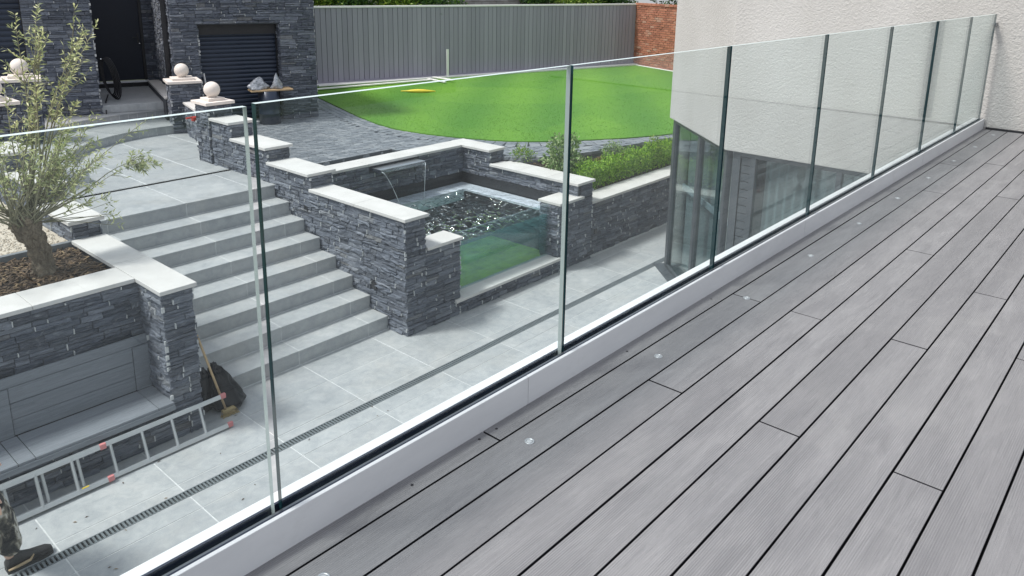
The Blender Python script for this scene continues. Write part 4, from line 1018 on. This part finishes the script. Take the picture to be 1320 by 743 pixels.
# clipped hedge
def shrub(name, label, cat, clumps, mat, L, W, loc, group=None, stems=8, up=.5):
    t = thing(name, label, cat, loc, group); PV, PD = [], []
    for c, r, n in clumps: a, b = cloud(c, r, n, up); PV.append(a); PD.append(b)
    PV, PD = np.concatenate(PV), np.concatenate(PD); k = PV[:, 2] > loc[2]-.02; mk('foliage', *leaves(PV[k], PD[k], L, W), mat, t)
    P = [tube([(loc[0]+random.gauss(0, .03), loc[1]+random.gauss(0, .03), loc[2]-.05), tuple(PV[random.randrange(len(PV))])], [.007, .002], 5, False) for _ in range(stems)]
    mk('stem', *merge(P), 'twig', t); return t
n_ = 17000; hp = RNG.uniform((10.33, 7.45, .94), (13.5, 7.74, 1.46), (n_, 3)); tp_ = 1.36+.05*np.sin(hp[:, 0]*9)+.05*np.sin(hp[:, 0]*23+hp[:, 1]*17)+.04*RNG.normal(size=n_)
hp = hp[hp[:, 2] < tp_]; hq = RNG.normal(size=hp.shape)*.6; hq[:, 2] += .9
hg = thing('clipped_hedge', 'bright green low clipped hedge behind the pale coping of the planter wall', 'hedge', (11.9, 7.6, .95))
mk('foliage', *leaves(hp, hq, (.035, .06), (.018, .03)), 'hedge', hg)
mk('stem', *merge([tube([(10.4+.15*i, 7.6, .9), (10.4+.15*i+random.gauss(0, .04), 7.6, 1.3)], [.008, .003], 5, False) for i in range(20)]), 'twig', hg)
shrub('leafy_shrub', 'tall loose shrub with pale variegated leaves in the planter by the spa wall', 'shrub', [((10.42, 8.0, 1.40), (.34, .3, .33), 850), ((10.30, 7.98, 1.68), (.18, .15, .2), 260), ((10.62, 7.95, 1.66), (.16, .15, .2), 240), ((10.25, 7.9, 1.2), (.3, .25, .2), 400), ((10.7, 7.8, 1.25), (.25, .22, .2), 350)], 'shrub', (.045, .085), (.028, .05), (10.45, 7.95, 1.1))
shrub('round_shrub', 'rounded fine-leaved shrub near the middle of the planter', 'shrub', [((11.75, 7.82, 1.38), (.24, .22, .22), 1100)], 'shrub', (.025, .045), (.012, .02), (11.75, 7.82, 1.12))
shrub('red_shrub', 'low reddish green shrub in front of the rounded shrub', 'shrub', [((11.35, 7.78, 1.2), (.3, .18, .13), 700), ((11.7, 7.68, 1.24), (.25, .14, .12), 400)], 'shrub_red', (.03, .05), (.014, .024), (11.4, 7.78, 1.08))
shrub('small_shrub', 'small yellow green shrub behind the spa side wall coping', 'shrub', [((10.22, 8.72, 1.42), (.2, .2, .16), 650)], 'mid_leaf', (.03, .06), (.012, .022), (10.22, 8.72, 1.25))
shrub('small_shrub', 'slim green shrub at the window frame end of the hedge', 'shrub', [((12.75, 7.55, 1.35), (.16, .15, .26), 600)], 'mid_leaf', (.03, .05), (.014, .024), (12.75, 7.55, 1.1))
# trees beyond the fence
def hedge_tree(label, s, off, rx, h, mat, n=10000, seed=0):
    c = F0+fu*s-fn*off; t = thing('background_tree', label, 'tree', (c.x, c.y, ZU), 'trees beyond the fence'); PV, PD = [], []
    for i in range(16):
        k = (c.x+random.uniform(-rx, rx), c.y+random.uniform(-.6, .6), ZU+random.uniform(1.4, h)); a, b = cloud(k, (.62, .55, .5), n//16, .2, .35); PV.append(a); PD.append(b)
    mk('crown', *leaves(np.concatenate(PV), np.concatenate(PD), (.07, .15), (.035, .07)), mat, t)
    mk('trunk', *tube([(c.x, c.y, ZU-.3), (c.x+.05, c.y, ZU+1.2), (c.x-.05, c.y+.05, ZU+h)], [.11, .08, .03], 8), 'bark', t, True)
lab = ['yellow green leafy tree rising behind the fence beside the house corner', 'dark green leafy tree just past the yellow one behind the fence', 'mid green bushy tree left of the pale block wall behind the fence', 'deep green bushy tree ending at the pale block wall',
       'dark evergreen tree right of the pale block wall behind the fence', 'bright green bushy tree behind the fence near the brick wall', 'dark evergreen tree above the corner of fence and brick wall']
for i, (s, rx, mt) in enumerate(((1.6, .9, 'mid_leaf'), (3.1, .8, 'dark_leaf'), (4.5, .8, 'mid_leaf'), (6.0, .8, 'dark_leaf'), (10.3, .55, 'dark_leaf'), (11.7, .9, 'mid_leaf'), (13.6, .8, 'dark_leaf'))):
    hedge_tree(lab[i], s, 1.3, rx, 2.9, mt)
for i, (p, mt) in enumerate(((F2+bu*1.2-bn*1.6, 'dark_leaf'), (F2+bu*3.2-bn*1.8, 'dark_leaf'))):
    t = thing('background_tree', ['dark tree standing behind the brick wall nearer the fence', 'dark tree standing behind the brick wall farther from the fence'][i], 'tree', (p.x, p.y, ZU), 'trees beyond the brick wall'); PV, PD = [], []
    for _ in range(34): a, b = cloud((p.x+random.uniform(-.7, .7), p.y+random.uniform(-1.1, 1.1), ZU+random.uniform(1.2, 3.2)), (.7, .7, .6), 340, .2, .35); PV.append(a); PD.append(b)
    mk('crown', *leaves(np.concatenate(PV), np.concatenate(PD), (.07, .15), (.035, .07)), mt, t); mk('trunk', *tube([(p.x, p.y, ZU-.3), (p.x, p.y, ZU+3)], [.12, .04], 8), 'bark', t, True)
# pale block wall beyond the fence
bk = thing('block_wall', 'pale grey block wall showing above the middle of the fence', 'wall', tuple(F0+fu*8.6-fn*1.6+Vector((0, 0, ZU))))
p0 = F0+fu*7.0-fn*1.5; mk('wall_core', *obox(F0+fu*8.55-fn*1.62+Vector((0, 0, ZU-.2)), fu, fn, 3.1, .2, 3.3), 'brick_mortar', bk)
M_ = []; z = ZU+1.9; row = 0
while z < ZU+3.0:
    s = -.1*(row % 2)
    while s < 3.0: M_.append(frame(p0+fu*max(s, 0)+Vector((0, 0, z))-fn*.02, fu, fn, .285, random.uniform(.01, .04), .105)); s += .295
    z += .115; row += 1
place(bk, M_, SBM, 'stone_block')

# ================================================================== SMALL THINGS
# white boards, stake and bat on the lawn
def board(label, a, b, z, w_=.11, t=.03, name='white_board', group='white boards left along the fence'):
    a, b = Vector((*a, 0)), Vector((*b, 0)); u = (b-a).normalized(); n = Vector((u.y, -u.x, 0))
    o = mk(name, *bev(*obox((a+b)/2+Vector((0, 0, z)), u, n, (b-a).length, w_, t), .004), 'white_wood'); return tag(o, label, 'board', group)
board('long white board lying at the foot of the fence', (12.6, 18.25), (16.1, 17.45), ZU+.035)
board('white board angled across the lawn corner by the house', (12.2, 17.75), (15.8, 17.15), ZU+.04)
board('short white board sticking out beside the upright stake', (15.9, 17.35), (15.75, 16.45), ZU+.042, .08)
board('shorter white board crossing toward the lawn by the stake', (16.1, 17.35), (16.08, 16.45), ZU+.075, .08)
o = mk('marker_stake', *bev(*obox((16.78, 17.42, ZU), fu, fn, .07, .05, .88), .004), 'white_wood'); tag(o, 'upright white stake standing against the grey fence', 'stake')
a, b = Vector((13.62, 15.95, 0)), Vector((14.28, 15.3, 0)); pr = [.012, .02, .045, .055, .05, .03, .014]
o = mk('toy_bat', *tube([a.lerp(b, i/6)+Vector((0, 0, ZU+.055)) for i in range(7)], pr, 12), 'yellow', None, True); tag(o, 'yellow plastic bat lying on the lawn', 'bat')
# drum with a board and plastic bags in front of the shutter
dc = H(1.12, .32); o = thing('plastic_drum', 'black drum standing before the garage shutter under a board', 'drum', (dc.x, dc.y, ZU))
mk('drum_body', *lathe((dc.x, dc.y, ZU), [(.20, 0), (.215, .01), (.215, .20), (.225, .21), (.225, .23), (.215, .24), (.215, .46), (.225, .47), (.225, .49), (.215, .5), (.21, .69)], 28), 'shutter', o, True)
o = mk('work_board', *bev(*obox((dc.x+.05, dc.y, ZU+.692), hu, hn, .86, .36, .03), .004), 'wood'); tag(o, 'pale board laid across the top of the black drum', 'board')
def bag(label, c, r, seed):
    rg = np.random.default_rng(seed); n, m_ = 20, 10; V, F = [], []
    for j in range(m_):
        t = j/(m_-1)
        for i in range(n):
            a = 2*math.pi*i/n; k = (1-t)**.75*(1.05 if t else .9)*(1+.28*math.sin(2*a+seed)*(t > .2)+.2*math.sin(3*a+seed+6*t)+.14*math.sin(7*a-9*t+seed)+.09*rg.normal())+.06
            V.append((c[0]+r[0]*k*math.cos(a)+.04*t*t*math.sin(seed), c[1]+r[1]*k*math.sin(a), c[2]+r[2]*t*(1+.1*math.sin(2*a+seed))))
    for j in range(m_-1):
        for i in range(n): q = (i+1) % n; F.append((j*n+i, j*n+q, (j+1)*n+q, (j+1)*n+i))
    F.append(tuple(range(n-1, -1, -1))); F.append(tuple((m_-1)*n+i for i in range(n)))
    o = mk('plastic_bag', V, F, MATBAG, None, True); return tag(o, label, 'bag')
MATBAG = plain('bag_plastic', (.30, .32, .35), .2, var=.5, sc=30)
p = H(1.32, .3); bag('crumpled clear grey plastic bag on the left of the drum board', (p.x, p.y, ZU+.722), (.19, .13, .24), 2)
p = H(.93, .3); bag('upright grey plastic bag at the right end of the drum board', (p.x, p.y, ZU+.722), (.13, .1, .30), 6)
# hose coil by the door
hc = H(4.10, -.75, 2.42); P = []
t = thing('garden_hose', 'coil of black hose hanging beside the front door', 'hose', (hc.x, hc.y, 1.95))
for k in range(5):
    ra, rb = .13+.012*k, .36+.016*k; oz = .02*(k-2)
    pts = [hc+(hn*.55+hd*.75)*(ra*.95*math.cos(a))+Vector((0, 0, rb*math.sin(a)-.03*k*.3))+hd*(.05+oz+.12*(1-math.sin(a))*.5) for a in [2*math.pi*i/36 for i in range(37)]]
    mk('hose_loop', *tube(pts, .014, 7, False), 'black', t, True)
mk('hook', *tube([hc+hd*-.02+Vector((0, 0, .36)), hc+hd*.16+Vector((0, 0, .35))], .012, 6), 'steel', t)
mk('hose_tail', *tube([hc+hd*.05+Vector((0, 0, -.36)), hc+hd*-.02+hn*.3+Vector((0, 0, -.45)), hc+hn*.85+hd*-.06+Vector((0, 0, -.60))], .013, 7), 'black', t, True)
# red tool on the stepped wall
o = mk('red_tool', *merge([bev(*boxvf(6.02, 6.13, 12.28, 12.36, 2.10, 2.17), .01), tube([(5.92, 12.32, 2.16), (6.05, 12.32, 2.165), (6.25, 12.34, 2.15)], .016, 8)]), 'red'); tag(o, 'small red hand tool resting behind the ball pillar coping', 'tool')
# leaning white batten by the shutter
a, b = H(2.20, -.05, ZU), H(2.29, -.16, ZU+1.05)
o = mk('batten', *tube([a, b], .018, 6), 'white_wood'); tag(o, 'thin pale batten leaning on the left edge of the garage shutter', 'batten')
# fallen leaves on paving and bench
P = []
for _ in range(26):
    x, y = random.uniform(1.2, 5.2), random.choice([random.uniform(5.2, 6.9), random.uniform(4.6, 7.2)]); z = .003
    if 6.95 < y < 7.35 and x < 2.9: z = .434
    elif y > 6.95: continue
    a = random.uniform(0, 6.28); l = random.uniform(.010, .022); c, s = math.cos(a), math.sin(a)
    v = [(x-c*l, y-s*l, z), (x+s*l*.3, y-c*l*.3, z+.004), (x+c*l, y+s*l, z+.002), (x-s*l*.3, y+c*l*.3, z+.006)]; P.append((v, [(0, 1, 2), (0, 2, 3)]))
o = mk('fallen_leaves', *merge(P), 'chip'); tag(o, 'scattered small dead leaves on the lower paving', 'leaves', kind='stuff')

# ================================================================== PERSON at the frame edge
def skin(name, verts, edges, rad, mat, parent, root=0, sub=2, disp=0):
    off = LOC.get(parent.name, Vector()) if parent is None else Vector()
    me = bpy.data.meshes.new(name); me.from_pydata(verts, edges, []); me.materials.append(MAT[mat])
    o = link(name, me, parent)
    md = o.modifiers.new('skin', 'SKIN'); md.use_smooth_shade = True
    for i, r in enumerate(rad): me.skin_vertices[0].data[i].radius = (r, r) if not isinstance(r, tuple) else r; me.skin_vertices[0].data[i].use_root = i == root
    s = o.modifiers.new('sub', 'SUBSURF'); s.levels = sub; s.render_levels = sub
    if disp:
        tx = bpy.data.textures.new(name+'_folds', 'CLOUDS'); tx.noise_scale = .09; d = o.modifiers.new('folds', 'DISPLACE'); d.texture = tx; d.strength = disp; d.mid_level = .5; d.texture_coords = 'GLOBAL'
    return o
pe = thing('person', 'person in mottled work trousers and dark boots standing at the edge by the ladder', 'person', (1.15, 6.12, 0))
hipR, hipL = (1.12, 6.17, .93), (1.12, 5.99, .93)
bv = [(1.10, 6.08, .98), (1.09, 6.08, 1.18), (1.09, 6.08, 1.38), (1.11, 6.08, 1.50), (1.14, 6.08, 1.60), (1.15, 6.08, 1.72),
      hipR, (1.26, 6.19, .50), (1.29, 6.2, .10), hipL, (1.05, 5.96, .50), (.94, 5.95, .10),
      (1.09, 6.27, 1.42), (1.10, 6.35, 1.14), (1.28, 6.36, .95), (1.09, 5.89, 1.42), (1.06, 5.82, 1.14), (1.14, 5.81, .92)]
body = skin('body', bv, [(0, 1), (1, 2), (2, 3), (3, 4), (4, 5), (0, 6), (6, 7), (7, 8), (0, 9), (9, 10), (10, 11), (2, 12), (12, 13), (13, 14), (2, 15), (15, 16), (16, 17)],
     [.13, .12, .13, .055, .075, .09, .085, .055, .04, .085, .055, .04, .055, .042, .03, .055, .042, .03], 'skin', pe)
skin('trousers', [(1.10, 6.08, 1.02), (1.11, 6.08, .95), (1.12, 6.175, .88), (1.20, 6.19, .66), (1.275, 6.19, .48), (1.29, 6.195, .30), (1.30, 6.2, .13), (1.12, 5.985, .88), (1.09, 5.965, .66), (1.05, 5.96, .48), (.98, 5.955, .30), (.95, 5.95, .13)],
     [(0, 1), (1, 2), (2, 3), (3, 4), (4, 5), (5, 6), (1, 7), (7, 8), (8, 9), (9, 10), (10, 11)], [.15, .15, .115, .108, .10, .098, .088, .115, .108, .1, .098, .088], 'camo', pe, 1, 3, .035)
skin('jacket', [(1.10, 6.08, .98), (1.09, 6.08, 1.18), (1.09, 6.08, 1.40), (1.11, 6.08, 1.50), (1.09, 6.27, 1.42), (1.10, 6.35, 1.14), (1.27, 6.36, .97), (1.09, 5.89, 1.42), (1.06, 5.82, 1.14), (1.13, 5.81, .95)],
     [(0, 1), (1, 2), (2, 3), (2, 4), (4, 5), (5, 6), (2, 7), (7, 8), (8, 9)], [.16, .15, .165, .10, .09, .066, .045, .09, .066, .045], 'jacket', pe, 1, 2)
mk('hair', *lathe((1.135, 6.08, 1.70), [(.095, -.03), (.103, .03), (.09, .09), (.05, .125), (.01, .13)], 20), 'hair', pe, True)
for nm, hx, hy, sgn in (('hand', 1.28, 6.36, 1), ('hand', 1.14, 5.81, -1)):
    z0 = .93; vs = [(hx, hy, z0), (hx+.02, hy, z0-.08)]; es = [(0, 1)]; rr = [.025, .028]
    for k, (dx, ln) in enumerate(((-.03, .06), (-.01, .075), (.012, .08), (.034, .07))):
        i = len(vs); vs += [(hx+.02+dx, hy, z0-.12), (hx+.025+dx, hy-.01*sgn, z0-.12-ln)]; es += [(1, i), (i, i+1)]; rr += [.010, .008]
    i = len(vs); vs += [(hx+.06, hy-.02*sgn, z0-.07), (hx+.075, hy-.03*sgn, z0-.11)]; es += [(0, i), (i, i+1)]; rr += [.011, .009]
    skin(nm, vs, es, rr, 'skin', pe, 0, 1)
def boot(x, y):
    secs = [(-.075, .036, .075), (-.04, .042, .125), (0, .043, .135), (.05, .043, .105), (.10, .047, .082), (.16, .052, .068), (.21, .047, .058), (.245, .03, .04)]
    V, F, n = [], [], 14
    for dx, hw, h in secs:
        for i in range(n):
            a = 2*math.pi*i/n; cy, cz = math.cos(a), math.sin(a)
            V.append((x+dx, y+hw*math.copysign(abs(cy)**.7, cy), .012+max(0, (h/2)*(1+math.copysign(abs(cz)**.8, cz)))))
    for j in range(len(secs)-1):
        for i in range(n): q = (i+1) % n; F.append((j*n+i, j*n+q, (j+1)*n+q, (j+1)*n+i))
    F += [tuple(range(n-1, -1, -1)), tuple((len(secs)-1)*n+i for i in range(n))]
    b_ = mk('boot', V, F, 'boot', pe, True)
    top = [(x+dx, y-hw-.006, 0) for dx, hw, h in secs]+[(x+dx, y+hw+.006, 0) for dx, hw, h in reversed(secs)]
    mk('sole', *prismvf([(p[0], p[1]) for p in top], .001, .02), 'boot', b_)
    mk('trim', *tube([(x-.07, y-.043, .035), (x, y-.049, .04), (x+.08, y-.049, .045), (x+.11, y-.04, .075)], [.008, .012, .012, .006], 8), 'boot_sole', b_, True)
boot(1.325, 6.2); boot(.95, 5.95)
